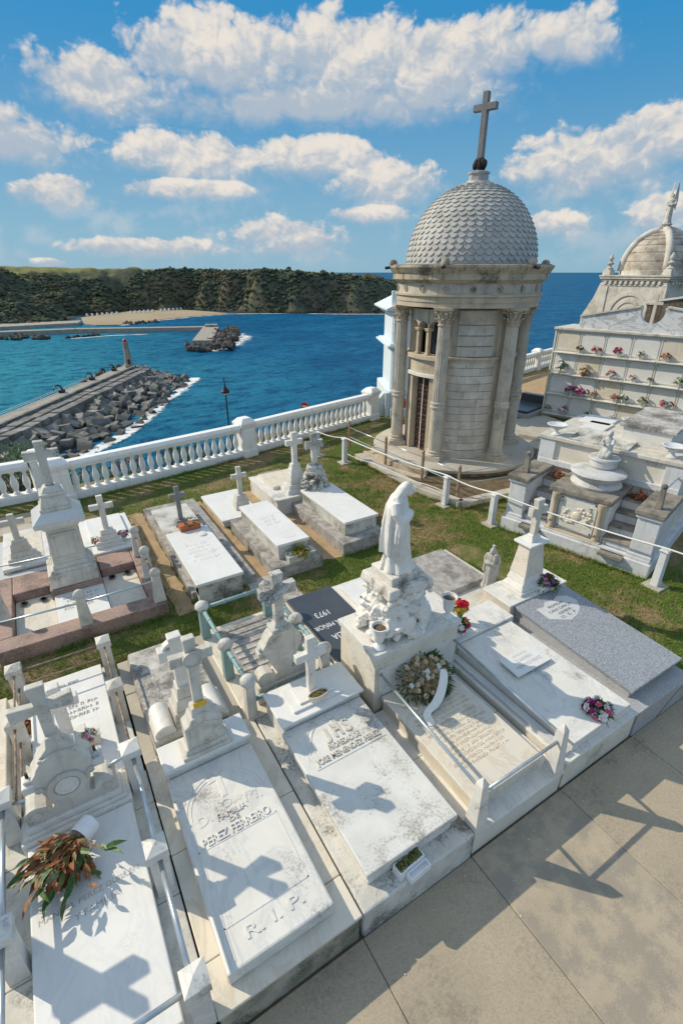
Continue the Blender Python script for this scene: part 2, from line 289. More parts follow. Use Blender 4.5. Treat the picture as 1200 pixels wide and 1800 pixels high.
# ------------------------------------------------------------ helpers
def tag(o, label=None, cat=None, group=None, kind=None):
    if label: o['label'] = label
    if cat: o['category'] = cat
    if group: o['group'] = group
    if kind: o['kind'] = kind
    return o
ORG = {}                                   # origin subtracted from parts that are written in world coordinates
def thing(name, loc, label, cat, group=None, rz=0.0):
    o = bpy.data.objects.new(name, None); col.objects.link(o); o.empty_display_size = .2
    o.location = loc; o.rotation_euler = (0, 0, rz); ORG[o.name] = Vector(loc) if rz == 0 else Vector((0, 0, 0))
    return tag(o, label, cat, group)
def orgof(p):
    while p.parent: p = p.parent
    return ORG.get(p.name, Vector((0, 0, 0)))
class MB:
    """collects shapes; build() links them as one mesh object"""
    def __init__(s, M=None): s.v = []; s.f = []; s.M = M
    def put(s, vs, fs):
        k = len(s.v); s.v += [tuple(s.M @ Vector(p)) for p in vs] if s.M else [tuple(p) for p in vs]
        s.f += [tuple(k+i for i in q) for q in fs]; return s
    def box(s, x0, x1, y0, y1, z0, z1, t=0.0, ty=None):
        ty = t if ty is None else ty
        v = [(x0,y0,z0),(x1,y0,z0),(x1,y1,z0),(x0,y1,z0),(x0+t,y0+ty,z1),(x1-t,y0+ty,z1),(x1-t,y1-ty,z1),(x0+t,y1-ty,z1)]
        return s.put(v, [(3,2,1,0),(4,5,6,7),(0,1,5,4),(1,2,6,5),(2,3,7,6),(3,0,4,7)])
    def cbox(s, cx, cy, z0, z1, w, d, t=0.0): return s.box(cx-w/2, cx+w/2, cy-d/2, cy+d/2, z0, z1, t)
    def prism(s, pts, a0, a1, ax='y'):
        """extrude a 2-D outline: ax y -> outline in xz, ax x -> outline in yz, ax z -> outline in xy"""
        n = len(pts); k = {'y': lambda p, a: (p[0], a, p[1]), 'x': lambda p, a: (a, p[0], p[1]), 'z': lambda p, a: (p[0], p[1], a)}[ax]
        v = [k(p, a0) for p in pts] + [k(p, a1) for p in pts]
        return s.put(v, [tuple(range(n)), tuple(range(2*n-1, n-1, -1))] + [(i, i+n, (i+1) % n+n, (i+1) % n) for i in range(n)])
    def lathe(s, prof, cx, cy, n=16, z0=0.0, fl=0, fd=0.0, sx=1.0, sy=1.0):
        v = []; f = []; m = len(prof)
        for r, z in prof:
            for i in range(n):
                a = 2*PI*i/n; rr = r*(1-(fd if fl and i % 2 else 0)); v.append((cx+rr*math.cos(a)*sx, cy+rr*math.sin(a)*sy, z0+z))
        for j in range(m-1):
            for i in range(n): f.append((j*n+i, j*n+(i+1) % n, (j+1)*n+(i+1) % n, (j+1)*n+i))
        f.append(tuple(range(n-1, -1, -1))); f.append(tuple((m-1)*n+i for i in range(n)))
        return s.put(v, f)
    def tube(s, pts, r, n=8):
        pts = [Vector(p) for p in pts]; v = []; f = []; m = len(pts); rs = r if isinstance(r, (list, tuple)) else [r]*m
        for j, p in enumerate(pts):
            d = (pts[min(j+1, m-1)]-pts[max(j-1, 0)]).normalized(); a = d.cross(Vector((0, 0, 1)))
            if a.length < .05: a = d.cross(Vector((1, 0, 0)))
            a.normalize(); b = d.cross(a)
            for i in range(n): q = 2*PI*i/n; v.append(p+rs[j]*(a*math.cos(q)+b*math.sin(q)))
        for j in range(m-1):
            for i in range(n): f.append((j*n+i, j*n+(i+1) % n, (j+1)*n+(i+1) % n, (j+1)*n+i))
        f.append(tuple(range(n-1, -1, -1))); f.append(tuple((m-1)*n+i for i in range(n)))
        return s.put(v, f)
    def ball(s, c, r, n=10, m=7, jit=0.0):
        rx, ry, rz = r if isinstance(r, (tuple, list)) else (r, r, r); v = [(c[0], c[1], c[2]-rz)]; f = []
        for j in range(1, m):
            t = -PI/2+PI*j/m
            for i in range(n):
                a = 2*PI*i/n; q = 1+random.uniform(-jit, jit); v.append((c[0]+q*rx*math.cos(t)*math.cos(a), c[1]+q*ry*math.cos(t)*math.sin(a), c[2]+q*rz*math.sin(t)))
        v.append((c[0], c[1], c[2]+rz)); L = len(v)-1
        for i in range(n): f.append((0, 1+(i+1) % n, 1+i)); f.append((L, L-n+i, L-n+(i+1) % n))
        for j in range(m-2):
            for i in range(n): a = 1+j*n; f.append((a+i, a+(i+1) % n, a+n+(i+1) % n, a+n+i))
        return s.put(v, f)
    def mesh(s, org=None, recalc=True, name='mesh'):
        me = bpy.data.meshes.new(name); o = org or Vector((0, 0, 0))
        me.from_pydata([(a-o.x, b-o.y, c-o.z) for a, b, c in s.v], [], s.f)
        if recalc:
            bm = bmesh.new(); bm.from_mesh(me); bmesh.ops.recalc_face_normals(bm, faces=bm.faces); bm.to_mesh(me); bm.free()
        return me
    def build(s, name, mat, parent=None, smooth=False, bevel=0.0, world=True, recalc=True, seg=2):
        me = s.mesh(orgof(parent) if (parent and world) else None, recalc, name)
        return link(name, me, mat, parent, smooth, bevel, seg)
def link(name, me, mat, parent=None, smooth=False, bevel=0.0, seg=2):
    if not me.materials: me.materials.append(MATS[mat])
    if smooth:
        for p in me.polygons: p.use_smooth = True
        if smooth != 'all': me.set_sharp_from_angle(angle=R(38))
    o = bpy.data.objects.new(name, me); col.objects.link(o); o.parent = parent
    if bevel:
        b = o.modifiers.new('bevel', 'BEVEL'); b.width = bevel; b.segments = seg; b.limit_method = 'ANGLE'; b.angle_limit = R(35)
    return o
def box(name, mat, parent, x0, x1, y0, y1, z0, z1, bevel=.008, t=0.0, world=True): return MB().box(x0, x1, y0, y1, z0, z1, t).build(name, mat, parent, False, bevel, world)
def solo(o, label, cat, group=None): return tag(o, label, cat, group)
def remesh(o, vox, smooth=2):
    r = o.modifiers.new('remesh', 'REMESH'); r.mode = 'VOXEL'; r.voxel_size = vox; r.use_smooth_shade = True
    if smooth: k = o.modifiers.new('smooth', 'SMOOTH'); k.factor = .5; k.iterations = smooth
    return o
def words(s, width, mat, parent, x, y, z, depth=.006, rz=0.0, rx=0.0, name='lettering', height=None, bold=0.0, world=True, M=None, track=1.0):
    """raised lettering: a text curve turned into a mesh, scaled to a width; its own plane is xy"""
    cu = bpy.data.curves.new('text', 'FONT'); cu.body = s; cu.align_x = 'CENTER'; cu.align_y = 'CENTER'; cu.size = 1; cu.extrude = .5; cu.offset = bold; cu.resolution_u = 3; cu.space_character = track
    ob = bpy.data.objects.new('text', cu); col.objects.link(ob)
    me = bpy.data.meshes.new_from_object(ob.evaluated_get(bpy.context.evaluated_depsgraph_get())); bpy.data.objects.remove(ob); bpy.data.curves.remove(cu)
    xs = [v.co.x for v in me.vertices]; w = max(xs)-min(xs); k = width/w; ys = [v.co.y for v in me.vertices]; hh = (max(ys)-min(ys))
    ky = k if height is None else height/hh
    T = Matrix.Translation((x, y, z)) @ Matrix.Rotation(rz, 4, 'Z') @ Matrix.Rotation(rx, 4, 'X') @ Matrix.Diagonal((k, ky, depth, 1))
    if M: T = M @ T
    if parent and world: T = Matrix.Translation(-orgof(parent)) @ T
    me.transform(T); me.materials.clear()
    return link(name, me, mat, parent)
def carved(rows, x0, x1, y0, y1, z, parent, mat, name='inscription', hgt=.006, seed=1, world=True, gap=.25):
    """rows of worn, unreadable raised letters"""
    r = random.Random(seed); b = MB(); dy = (y1-y0)/rows
    for i in range(rows):
        cy = y0+(i+.5)*dy; h = dy*.55; ind = r.uniform(0, .12)*(x1-x0); x = x0+ind; xe = x1-r.uniform(0, .2)*(x1-x0)
        while x < xe:
            w = h*r.uniform(.35, .8); k = r.random(); s_ = h*.16
            b.box(x, x+s_, cy-h/2, cy+h/2, z, z+hgt)
            if k > .3: b.box(x+s_, x+w, cy+h/2-s_, cy+h/2, z, z+hgt)
            if k < .7: b.box(x+s_, x+w, cy-s_/2, cy+s_/2, z, z+hgt*.95)
            if k > .5: b.box(x+w-s_, x+w, cy-h/2, cy+h/2-s_, z, z+hgt)
            x += w+h*.25+(h*.6 if r.random() < gap*.7 else 0)
    o = b.build(name, mat, parent, world=world, recalc=False); o['kind'] = 'stuff'; return o
def cross_outline(w, h, t, armz, tip=0.0):
    """latin cross in xz, foot at 0, centred on x; tip flares the ends"""
    a = t/2; b = a+tip; at = armz+a; ab = armz-a
    return [(-a,0),(a,0),(a,ab),(w/2,ab-tip),(w/2,at+tip),(a,at),(b,h),(-b,h),(-a,at),(-w/2,at+tip),(-w/2,ab-tip),(-a,ab)]
def cross_mb(cx, cy, z0, w, h, t, d, armz, tip=0.0, ax='y', M=None):
    b = MB(M); o = cross_outline(w, h, t, armz, tip)
    if ax == 'y': b.prism([(cx+p, z0+q) for p, q in o], cy-d/2, cy+d/2, 'y')
    else: b.prism([(cy+p, z0+q) for p, q in o], cx-d/2, cx+d/2, 'x')
    return b
def arc(cx, cz, r, a0, a1, n): return [(cx+r*math.cos(R(a0+(a1-a0)*i/n)), cz+r*math.sin(R(a0+(a1-a0)*i/n))) for i in range(n+1)]
def spread(n, w): return [(-w/2+w*i/(n-1)) for i in range(n)]
# leaf and blossom meshes shared by copies
def leaf_mesh(name, mat, l=.12, w=.03, curl=.25):
    b = MB(); n = 4; v = []; f = []
    for i in range(n+1):
        u = i/n; ww = w*math.sin(PI*(.08+.9*u))*.9; z = -curl*l*u*u
        v += [(l*u, -ww/2, z+ww*.25), (l*u, 0, z), (l*u, ww/2, z+ww*.25)]
    for i in range(n):
        a = 3*i; f += [(a, a+1, a+4, a+3), (a+1, a+2, a+5, a+4)]
    me = b.put(v, f).mesh(name=name, recalc=False); me.materials.append(MATS[mat]); return me
def rot_dir(d, roll=0.0):
    q = Vector(d).normalized().to_track_quat('X', 'Z'); return (q.to_matrix() @ Matrix.Rotation(roll, 3, 'X')).to_euler()
def blossom(b, c, r, up, n=7, layers=2):
    """ruffled flower: rings of small petals around a heart"""
    up = Vector(up).normalized(); a = up.cross(Vector((.3, .8, .5))).normalized(); e = up.cross(a); c = Vector(c)
    for L in range(layers):
        rr = r*(1-.38*L)
        for i in range(n):
            q = 2*PI*(i+.5*L)/n+random.uniform(-.15, .15); d = a*math.cos(q)+e*math.sin(q); s_ = up.cross(d); k = rr*random.uniform(.85, 1.1)
            p0 = c+up*r*.12*L; p1 = c+d*k*.6+s_*k*.36+up*r*(.22+.25*L); p2 = c+d*k+up*r*(.10+.35*L); p3 = c+d*k*.6-s_*k*.36+up*r*(.22+.25*L)
            b.put([p0, p1, p2, p3], [(0, 1, 2, 3)])
    b.ball(c+up*r*.3, r*.22, 5, 4)
def leafblade(b, p, d, l, w, sag=.3):
    p = Vector(p); d = Vector(d).normalized(); s_ = d.cross(Vector((0, 0, 1)))
    if s_.length < .05: s_ = Vector((1, 0, 0))
    s_.normalize(); m = p+d*l*.5; t_ = p+d*l-Vector((0, 0, sag*l))
    b.put([p, m+s_*w/2, t_, m-s_*w/2], [(0, 1, 2, 3)])
def hemi(k, tilt=1.0):
    a = random.uniform(0, 2*PI); z = random.uniform(.05, 1); r = math.sqrt(1-z*z)
    return Vector((r*math.cos(a), r*math.sin(a), z*tilt)).normalized()
def bouquet(name, loc, rad, cols, n, label, cat='flowers', group=None, pot=None, leaf='leaf_green', fl=.035, squash=.7, nleaf=None, h0=0.0, ll=1.0):
    """cut or potted flowers: pot or vase, leaves, and the blossoms of each colour"""
    t = thing(name, loc, label, cat, group); z = loc[2]; x, y = loc[0], loc[1]; top = z+h0
    if pot:
        kind, pm, pr, ph = pot
        if kind == 'vase': MB().lathe([(pr*.55,0),(pr*.6,.01),(pr*.75,ph*.35),(pr*.95,ph*.8),(pr*.85,ph),(pr*.7,ph),(pr*.6,ph*.85)], x, y, 12, z).build('vase', pm, t, True)
        elif kind == 'tray': MB().box(x-pr, x+pr, y-pr*.42, y+pr*.42, z, z+ph, -.008).build('pot', pm, t, False, .006)
        else: MB().lathe([(pr*.7,0),(pr*.95,ph*.85),(pr*1.05,ph*.86),(pr*1.05,ph),(pr*.85,ph),(pr*.8,ph*.8)], x, y, 14, z).build('pot', pm, t, True)
        top = z+ph*.85+h0
    b = MB()
    for i in range(nleaf if nleaf is not None else n*3):
        d = hemi(0, squash); leafblade(b, (x+d.x*rad*.3, y+d.y*rad*.3, top+d.z*rad*.25), d, rad*random.uniform(.6, 1.1)*ll, rad*random.uniform(.12, .25), random.uniform(.1, .5))
    b.build('leaves', leaf, t, recalc=False)
    per = max(1, n//len(cols))
    for c in cols:
        b = MB()
        for i in range(per):
            d = hemi(0, squash); q = random.uniform(.72, 1.0); blossom(b, (x+d.x*rad*q, y+d.y*rad*q, top+d.z*rad*q), fl*random.uniform(.75, 1.2), d)
        b.build('blossoms', c, t, recalc=False)
    return t
# ------------------------------------------------------------ the setting: pavement, lawn, cemetery hill, sea, far coast
G = .30                                                       # level of the lawn behind the front row
pav = MB().box(-6, 30, -8, 1.95, -.5, -.02).build('pavement', 'soil'); tag(pav, kind='structure')
xs = [-4.2, -2.8, -1.39, .02, 1.38, 2.71, 4.12, 5.53, 6.90, 8.3, 9.7, 11.1]
for j, (ya, yb) in enumerate(((-1.05, 1.894), (-4.0, -1.065))):
    for i in range(len(xs)-1):
        mt = 'pavement_mottled' if (i+j) % 11 in (1, 5) else 'pavement_tan'
        box('paving_slab', mt, pav, xs[i]+.003, xs[i+1]-.003, ya, yb, -.03, 0, .006)
b = MB()
for k in range(90):
    x, y = random.uniform(.3, 6.5), 1.86-abs(random.gauss(0, .35)); r = random.uniform(.003, .009); b.ball((x, y, r*.5), (r, r*random.uniform(.7, 1.3), r*.7), 5, 4, .3)
tag(b.build('grit', 'marble_old', recalc=False), 'loose stone chips scattered on the paving by the kerbs', 'grit', kind='stuff')
# lawn sheet and the hill the cemetery stands on: one sheet, falling to the sea beyond the balustrade
def bal_y(x):
    pts = [(-60, 13.9), (-.4, 13.7), (5.05, 13.95), (10.7, 15.4), (26, 19.4), (60, 29)]
    for (a, b), (c, d) in zip(pts, pts[1:]):
        if x <= c: return b+(d-b)*(x-a)/(c-a)
    return pts[-1][1]
def hill_ground():
    X = np.concatenate([np.linspace(-120, -8, 29), np.linspace(-7, 30, 75), np.linspace(32, 140, 37)])
    off = np.array([-12.05, -9, -7.55, -7.2, -5, -3, -1, -.3, .35, .9, 2, 4, 6, 7.5, 9, 11, 14, 18, 24, 32, 44, 60, 75])
    zz = np.array([0, 0, 0, 0, 0, 0, 0, 0, 0, -.75, -1.0, -1.5, -2.2, -2.6, -4.5, -7, -11, -16, -22, -28, -35, -40, -42])
    v = []; f = []; m = len(off)
    for x in X:
        by = bal_y(x)
        for j, o in enumerate(off):
            y = max(by+o, 1.89) if j else 1.89
            z = G+zz[j]
            if y < 6.32 and x < 6.3: z = -.06
            if o > 1: z += math.sin(x*1.3+o)*.15+math.sin(x*.37+o*.5)*.25*min(1, o/8)
            if o > 8: z += random.uniform(-.5, .5)
            v.append((x, y, z))
    for i in range(len(X)-1):
        for j in range(m-1): a = i*m+j; f.append((a, a+m, a+m+1, a+1))
    o = MB().put(v, f).build('ground', 'lawn', recalc=False, smooth='all'); tag(o, kind='structure'); return o
hill_ground()
def noise2(x, y, s, seed):
    """smooth value noise"""
    r = np.random.default_rng(seed); T = r.random((256, 256)); u = x/s+1000; w = y/s+1000; i = np.floor(u).astype(int); j = np.floor(w).astype(int); a = u-i; b = w-j; a = a*a*(3-2*a); b = b*b*(3-2*b)
    g = lambda p, q: T[p % 256, q % 256]
    return (g(i,j)*(1-a)+g(i+1,j)*a)*(1-b)+(g(i,j+1)*(1-a)+g(i+1,j+1)*a)*b
def grass():
    """short lawn: one mass of blades, only where the lawn is open to view"""
    holes = [(-9, 7.0, -1, 6.34), (-1.35, 1.12, 7.05, 11.2), (1.25, 4.0, 7.1, 11.3), (4.0, 5.5, 7.2, 11.3), (2.35, 2.95, 6.34, 7.4), (5.5, 6.3, 4.8, 6.4)]
    N = 260000; x = rng.uniform(-3, 9.6, N); y = rng.uniform(1.95, 15.6, N)
    ok = np.array([b < bal_y(a)-.3 for a, b in zip(x, y)])
    for a, b, c, d in holes: ok &= ~((x > a) & (x < b) & (y > c) & (y < d))
    vx = x-8.05-(6.5-y)*.247; ok &= ~((vx > 0) & (y > 3.5) & (y < 7.0))
    ok &= ((x-10.6)**2+(y-10.85)**2 > 6.4) & ~((x > 7.85) & (y > 7.7) & (y < 11.2))
    ok &= ~((y > 11.35+.06*x) & (y < 12.75) & (x < -.1))
    # the lawn is worn thin along the balustrade
    ok &= (rng.random(N) < np.where(y > 11.4, .35, 1.0))
    x, y = x[ok], y[ok]; tall = np.zeros(len(x), bool)
    # longer tufts left by the mower along the stones
    ex, ey = [], []
    for (x0, y0, x1, y1) in ((-1.3,6.36,2.4,6.36),(3.2,6.36,6.2,6.38),(6.36,4.7,6.36,6.3),(6.86,1.95,6.86,4.6),(-1.36,7.08,1.05,7.08),(4.4,7.2,5.52,7.2),(5.53,7.2,5.53,9.8),(8.0,6.5,8.72,3.6),(7.66,8.95,7.9,7.66),(7.9,7.6,9.3,7.45),(1.45,7.26,2.4,7.26),(-.1,12.75,4.9,13.7),(5.2,13.8,10.5,15.15),(7.68,9,7.68,11.8)):
        L_ = math.hypot(x1-x0, y1-y0); k_ = int(L_*420); u_ = rng.random(k_); keep = rng.random(k_) < (.35+.65*(noise2(u_*L_*3+x0*7, u_*0+y0*5, 1.0, 9) > .42)); u_ = u_[keep]; ex.append(x0+(x1-x0)*u_+rng.normal(0, .025, len(u_))); ey.append(y0+(y1-y0)*u_+rng.normal(0, .025, len(u_)))
    ex = np.concatenate(ex); ey = np.concatenate(ey); x = np.concatenate([x, ex]); y = np.concatenate([y, ey]); tall = np.concatenate([tall, np.ones(len(ex), bool)]); n = len(x); a = rng.uniform(0, 2*PI, n); h = rng.uniform(.02, .06, n)*np.where(tall, 2.0, 1.0); w = rng.uniform(.004, .009, n); t = rng.uniform(0, 2*PI, n); l = rng.uniform(.2, .9, n)*h
    V = np.empty((n, 3, 3)); dx, dy = np.cos(a)*w, np.sin(a)*w
    V[:, 0] = np.stack([x-dx, y-dy, np.full(n, G-.004)], 1); V[:, 1] = np.stack([x+dx, y+dy, np.full(n, G-.004)], 1); V[:, 2] = np.stack([x+np.cos(t)*l, y+np.sin(t)*l, G+h], 1)
    me = bpy.data.meshes.new('grass'); me.vertices.add(3*n); me.vertices.foreach_set('co', V.ravel()); me.loops.add(3*n); me.loops.foreach_set('vertex_index', np.arange(3*n, dtype=np.int32))
    me.polygons.add(n); me.polygons.foreach_set('loop_start', np.arange(0, 3*n, 3, dtype=np.int32)); me.update(); me.validate()
    o = link('grass', me, 'grass_blade'); tag(o, 'short patchy lawn grass between the tombs', 'grass', kind='stuff')
grass()
def strip(name, mat, pts, z, kind='structure', th=.03):
    q = []                                                    # uneven, worn edges
    for a, b in zip(pts, pts[1:]+pts[:1]):
        n = max(1, int(math.hypot(b[0]-a[0], b[1]-a[1])/.12)); q += [(a[0]+(b[0]-a[0])*i/n+random.uniform(-.03,.03), a[1]+(b[1]-a[1])*i/n+random.uniform(-.03,.03)) for i in range(n)]
    o = MB().prism(q, z-th, z, 'z').build(name, mat); tag(o, kind=kind); return o
strip('sand_path', 'sand_path', [(1.13,7.0),(1.42,7.0),(1.42,11.4),(1.13,11.4)], G+.012)
strip('sand_path', 'sand_path', [(2.62,7.35),(2.95,7.35),(2.8,11.3),(2.42,11.3)], G+.012)
strip('sand_path', 'sand_path', [(3.82,7.35),(4.45,7.2),(4.55,9.7),(4.1,11.3),(3.8,11.3)], G+.010)
strip('concrete_path', 'lichen_slab', [(2.42,6.36),(3.15,6.36),(3.15,7.34),(2.42,7.34)], G+.014)
strip('concrete_path', 'concrete_path', [(-8,11.35),(-.35,11.75),(-.3,12.1),(-8,12.1)], G+.012)
strip('sand_path', 'pavement_tan', [(-8,12.12),(-.3,12.12),(-.25,12.75),(-8,12.95)], G+.010)
strip('sand_path', 'sand_path', [(12.5,14.6),(19.5,12.9),(27.5,18.6),(22,18.0),(15,15.9)], G+.010)
strip('concrete_path', 'concrete_path', [(11.5,8.1),(16.6,11.2),(16.9,12.3),(14.6,12.6),(12.4,10.0)], G+.014)
SEA = -40.0
def sea():
    v = [(0, 0, SEA)]; f = []; rr = [30, 120, 400, 1500, 6000, 20000, 45000]; n = 64
    for r in rr: v += [(r*math.cos(2*PI*i/n), r*math.sin(2*PI*i/n), SEA) for i in range(n)]
    for i in range(n): f.append((0, 1+i, 1+(i+1) % n))
    for k in range(len(rr)-1):
        for i in range(n): a = 1+k*n; f.append((a+i, a+n+i, a+n+(i+1) % n, a+(i+1) % n))
    o = MB().put(v, f).build('sea', 'sea_water', recalc=False); tag(o, kind='structure')
sea()
SHORE = np.array([(-420,505),(-120,540),(-17,560),(46,572),(62,648),(117,705),(184,706),(216,640),(232,600),(279,584),(326,541),(367,516),(402,492),(440,482),(485,505),(520,620),(560,800),(600,1400),(-420,1400)], float)
def far_coast():
    xs_ = np.arange(-300, 620, 3.2); ys_ = np.concatenate([np.arange(486, 760, 3.2), np.arange(760, 1100, 9)])
    X, Y = np.meshgrid(xs_, ys_, indexing='ij'); d = np.full(X.shape, 1e9); ins = np.zeros(X.shape, bool)
    for (x1, y1), (x2, y2) in zip(SHORE, np.roll(SHORE, -1, 0)):
        ex, ey = x2-x1, y2-y1; t = np.clip(((X-x1)*ex+(Y-y1)*ey)/(ex*ex+ey*ey), 0, 1); d = np.minimum(d, np.hypot(X-x1-t*ex, Y-y1-t*ey))
        c = ((y1 > Y) != (y2 > Y)); xi = x1+(Y-y1)*ex/(ey if ey else 1e-9); ins ^= c & (X < xi)
    sg = np.where(ins, d, -d); az = np.arctan2(X, Y)
    n1 = noise2(X, Y, 60, 1); n2 = noise2(X, Y, 24, 2); n3 = noise2(X, Y, 9, 3); n4 = noise2(X, Y, 4.5, 4)
    top = np.interp(np.degrees(az), [-20, -2, 6, 14, 22, 27, 30, 34.4, 36.6, 39, 42, 46], [60, 52.5, 49, 47.5, 47, 45.5, 43, 38, 31, 22, 12, 5])
    wd = np.interp(np.degrees(az), [-20, 0, 5, 12, 22, 30, 40], [190, 150, 120, 75, 58, 50, 50])
    s = np.clip((sg+(n1-.5)*46+(n2-.5)*20-6)/wd, 0, 1); prof = s*s*(3-2*s)
    h = -40.9+np.clip(sg, 0, 8)*.14+prof*top
    veg = np.clip(s*6, 0, 1)*np.where(s > .97, .35, 1)
    h += veg*((n2-.5)*7+(n3-.5)*4.4+(n4-.5)*2.6)
    h = np.where(sg < 0, np.minimum(h, -40.6), h)
    nx, ny = X.shape; v = np.stack([X, Y, h], -1).reshape(-1, 3); I = np.arange(nx*ny).reshape(nx, ny)
    q = np.stack([I[:-1, :-1], I[1:, :-1], I[1:, 1:], I[:-1, 1:]], -1).reshape(-1, 4); keep = (v[q][:, :, 2].max(1) > -40.7); q = q[keep]
    me = bpy.data.meshes.new('far_coast'); me.from_pydata(v.tolist(), [], q.tolist()); me.validate()
    o = link('far_coast', me, 'hill_scrub', smooth='all'); tag(o, kind='structure')
    # scrub and trees covering the slopes: one mass
    r = np.random.default_rng(5); cand = np.argwhere((s > .10) & (s < .995) & (sg > 6) & (Y < 755)); pk = cand[r.choice(len(cand), 11000)]; b = MB(); ic = bmesh.new(); bmesh.ops.create_icosphere(ic, subdivisions=1, radius=1); iv = np.array([v_.co for v_ in ic.verts]); fi = [tuple(q.index for q in f_.verts) for f_ in ic.faces]; ic.free()
    k3 = len(iv); VV = []; FF = []
    for i, (p, q2) in enumerate(pk):
        sc = r.uniform(.9, 2.9)*(1.25 if n1[p, q2] > .5 else .7); J = iv*(sc*r.uniform(.7, 1.25, (k3, 1)))*np.array([1, 1, r.uniform(.55, .9)]); VV.append(J+np.array([X[p, q2]+r.uniform(-1.6, 1.6), Y[p, q2]+r.uniform(-1.6, 1.6), h[p, q2]+sc*.2])); FF += [tuple(i*k3+w for w in f_) for f_ in fi]
    me = bpy.data.meshes.new('hillside_scrub'); me.from_pydata(np.concatenate(VV).tolist(), [], FF); tag(link('hillside_scrub', me, 'scrub_far'), 'dense scrub and trees on the far cliffs', 'scrub', kind='stuff')
    return lambda x, y: float(h[int(np.argmin(abs(xs_-x))), int(np.argmin(abs(ys_-y)))])
coast_h = far_coast()
bp = [(58,640),(52,560),(60,540),(80,532),(114,563),(166,594),(216,612),(205,660),(186,710),(117,712)]
b_ = MB().prism(bp, -42, -39.2, 'z').build('beach', 'beach_sand'); tag(b_, kind='structure')
q_ = MB().prism([(-200,575),(-200,548),(-17,540),(46,548),(52,575)], -42, -37.2, 'z').build('quay_road', 'pier_deck'); tag(q_, kind='structure')
def foam(name, pts, w0, w1, z=SEA+.25):
    """a band of surf along a waterline; attribute edge runs 1 at the rocks to 0 at sea"""
    v = []; f = []; e = []
    pts = [Vector((*p, 0)) for p in pts]; q = []
    for a, b in zip(pts, pts[1:]):
        n = max(1, int((b-a).length/4)); q += [a.lerp(b, i/n) for i in range(n)]
    q.append(pts[-1]); n = len(q)
    for i, p in enumerate(q):
        d = (q[min(i+1, n-1)]-q[max(i-1, 0)]).normalized(); s_ = Vector((d.y, -d.x, 0))
        for k, (w, ee) in enumerate(((-w0, .9), (0, 1.0), (w1*.5, .55), (w1, 0.0))): c = p+s_*w; v.append((c.x, c.y, z)); e.append(ee)
    for i in range(n-1):
        for k in range(3): a = i*4+k; f.append((a, a+1, a+5, a+4))
    b = MB().put(v, f); me = b.mesh(recalc=False, name=name); at_ = me.attributes.new('edge', 'FLOAT', 'POINT'); at_.data.foreach_set('value', e)
    o = link(name, me, 'foam'); tag(o, 'white surf breaking along the rocks', 'surf', kind='stuff'); return o
foam('surf', [(66,240),(63,234),(53,216),(42,200),(30,175),(24,166),(16.6,155),(11,150),(6,146),(2,139),(-4,132)][::-1], 3.5, 5)
foam('surf', [(100,322),(128,350),(147,385),(150,412),(143,430)], 6, 16)
foam('surf', [(80,530),(114,561),(166,592),(216,611)], 3, 10)
foam('surf', [(216,611),(279,584),(326,541),(367,516),(402,492)], 4, 6)
foam('surf', [(30,440),(60,446),(85,440)], 2, 5)
for (x, y, sc, lb) in ((258,640,1.0,'small round tree standing alone on the far headland skyline'),(88,720,1.1,'dark tree on the far ridge above the beach'),(-14,640,1.6,'tall dark tree on the far hill at the left edge'),(-4,655,1.3,'bushy tree on the far hill beside the tallest tree'),(310,640,.8,'low tree on the falling end of the far headland')):
    z = coast_h(x, y)-1; t = thing('ridge_tree', (x, y, z), lb, 'tree', 'trees on the far ridge')
    MB().tube([(x,y,z),(x+.3,y,z+3*sc),(x,y,z+5*sc)], [.5*sc,.35*sc,.2*sc], 6).build('trunk', 'bark', t)
    b = MB()
    for k in range(26):
        d = hemi(0, .7); b.ball((x+d.x*3.2*sc, y+d.y*3.2*sc, z+4*sc+d.z*3*sc), random.uniform(.7, 1.5)*sc, 6, 5, .3)
    b.build('crown', 'leaf_dark', t)
for k in range(22):
    u = k/21; x = 66+u*118; y = 655+u*52-14*math.sin(u*PI)*0; 
    if k in (7, 8, 15): continue
    z = -39.2; t = thing('beach_hut', (x, y, z), 'small white beach cabin in the row behind the sand', 'beach hut', 'white beach cabins along the far beach')
    box('wall', 'whitewash', t, x-1.2, x+1.2, y-1.2, y+1.2, z, z+2.1, 0); MB().prism([(x-1.4,z+2.1),(x+1.4,z+2.1),(x,z+2.8)], y-1.4, y+1.4, 'y').build('roof', 'painted_block', t)
# far harbour pier with its armour of dark rocks
t = thing('harbour_pier', (90, 440, SEA), 'long low grey harbour pier with rock armoured angled end', 'pier')
for (a, b, w) in (((-60,494),(38,484),9),((38,484),(139,443),9),((139,443),(103,352),13)):
    A, B = Vector((*a, 0)), Vector((*b, 0)); d = (B-A).normalized(); s_ = Vector((-d.y, d.x, 0))*w/2; c = [A+s_, B+s_, B-s_, A-s_]
    MB().prism([(p.x, p.y) for p in c], SEA-2, SEA+3.2+.02*w, 'z').build('deck', 'pier_deck', t)
MB().prism([(136,451),(146,447),(142,436),(133,440)], SEA+2, SEA+5, 'z').build('parapet', 'sea_concrete', t)
rm = []
for k in range(4):
    b = MB().ball((0,0,0), (1,1.1,.8), 6, 5, .28); me = b.mesh(name='rock'); me.materials.append(MATS['far_rock']); rm.append(me)
def rock(me, x, y, z, s, parent):
    o = bpy.data.objects.new('rock', me); col.objects.link(o); o.parent = parent; o.location = Vector((x, y, z))-orgof(parent); o.rotation_euler = (random.uniform(0,6), random.uniform(0,6), random.uniform(0,6)); o.scale = (s, s*random.uniform(.8,1.3), s*random.uniform(.7,1)); return o
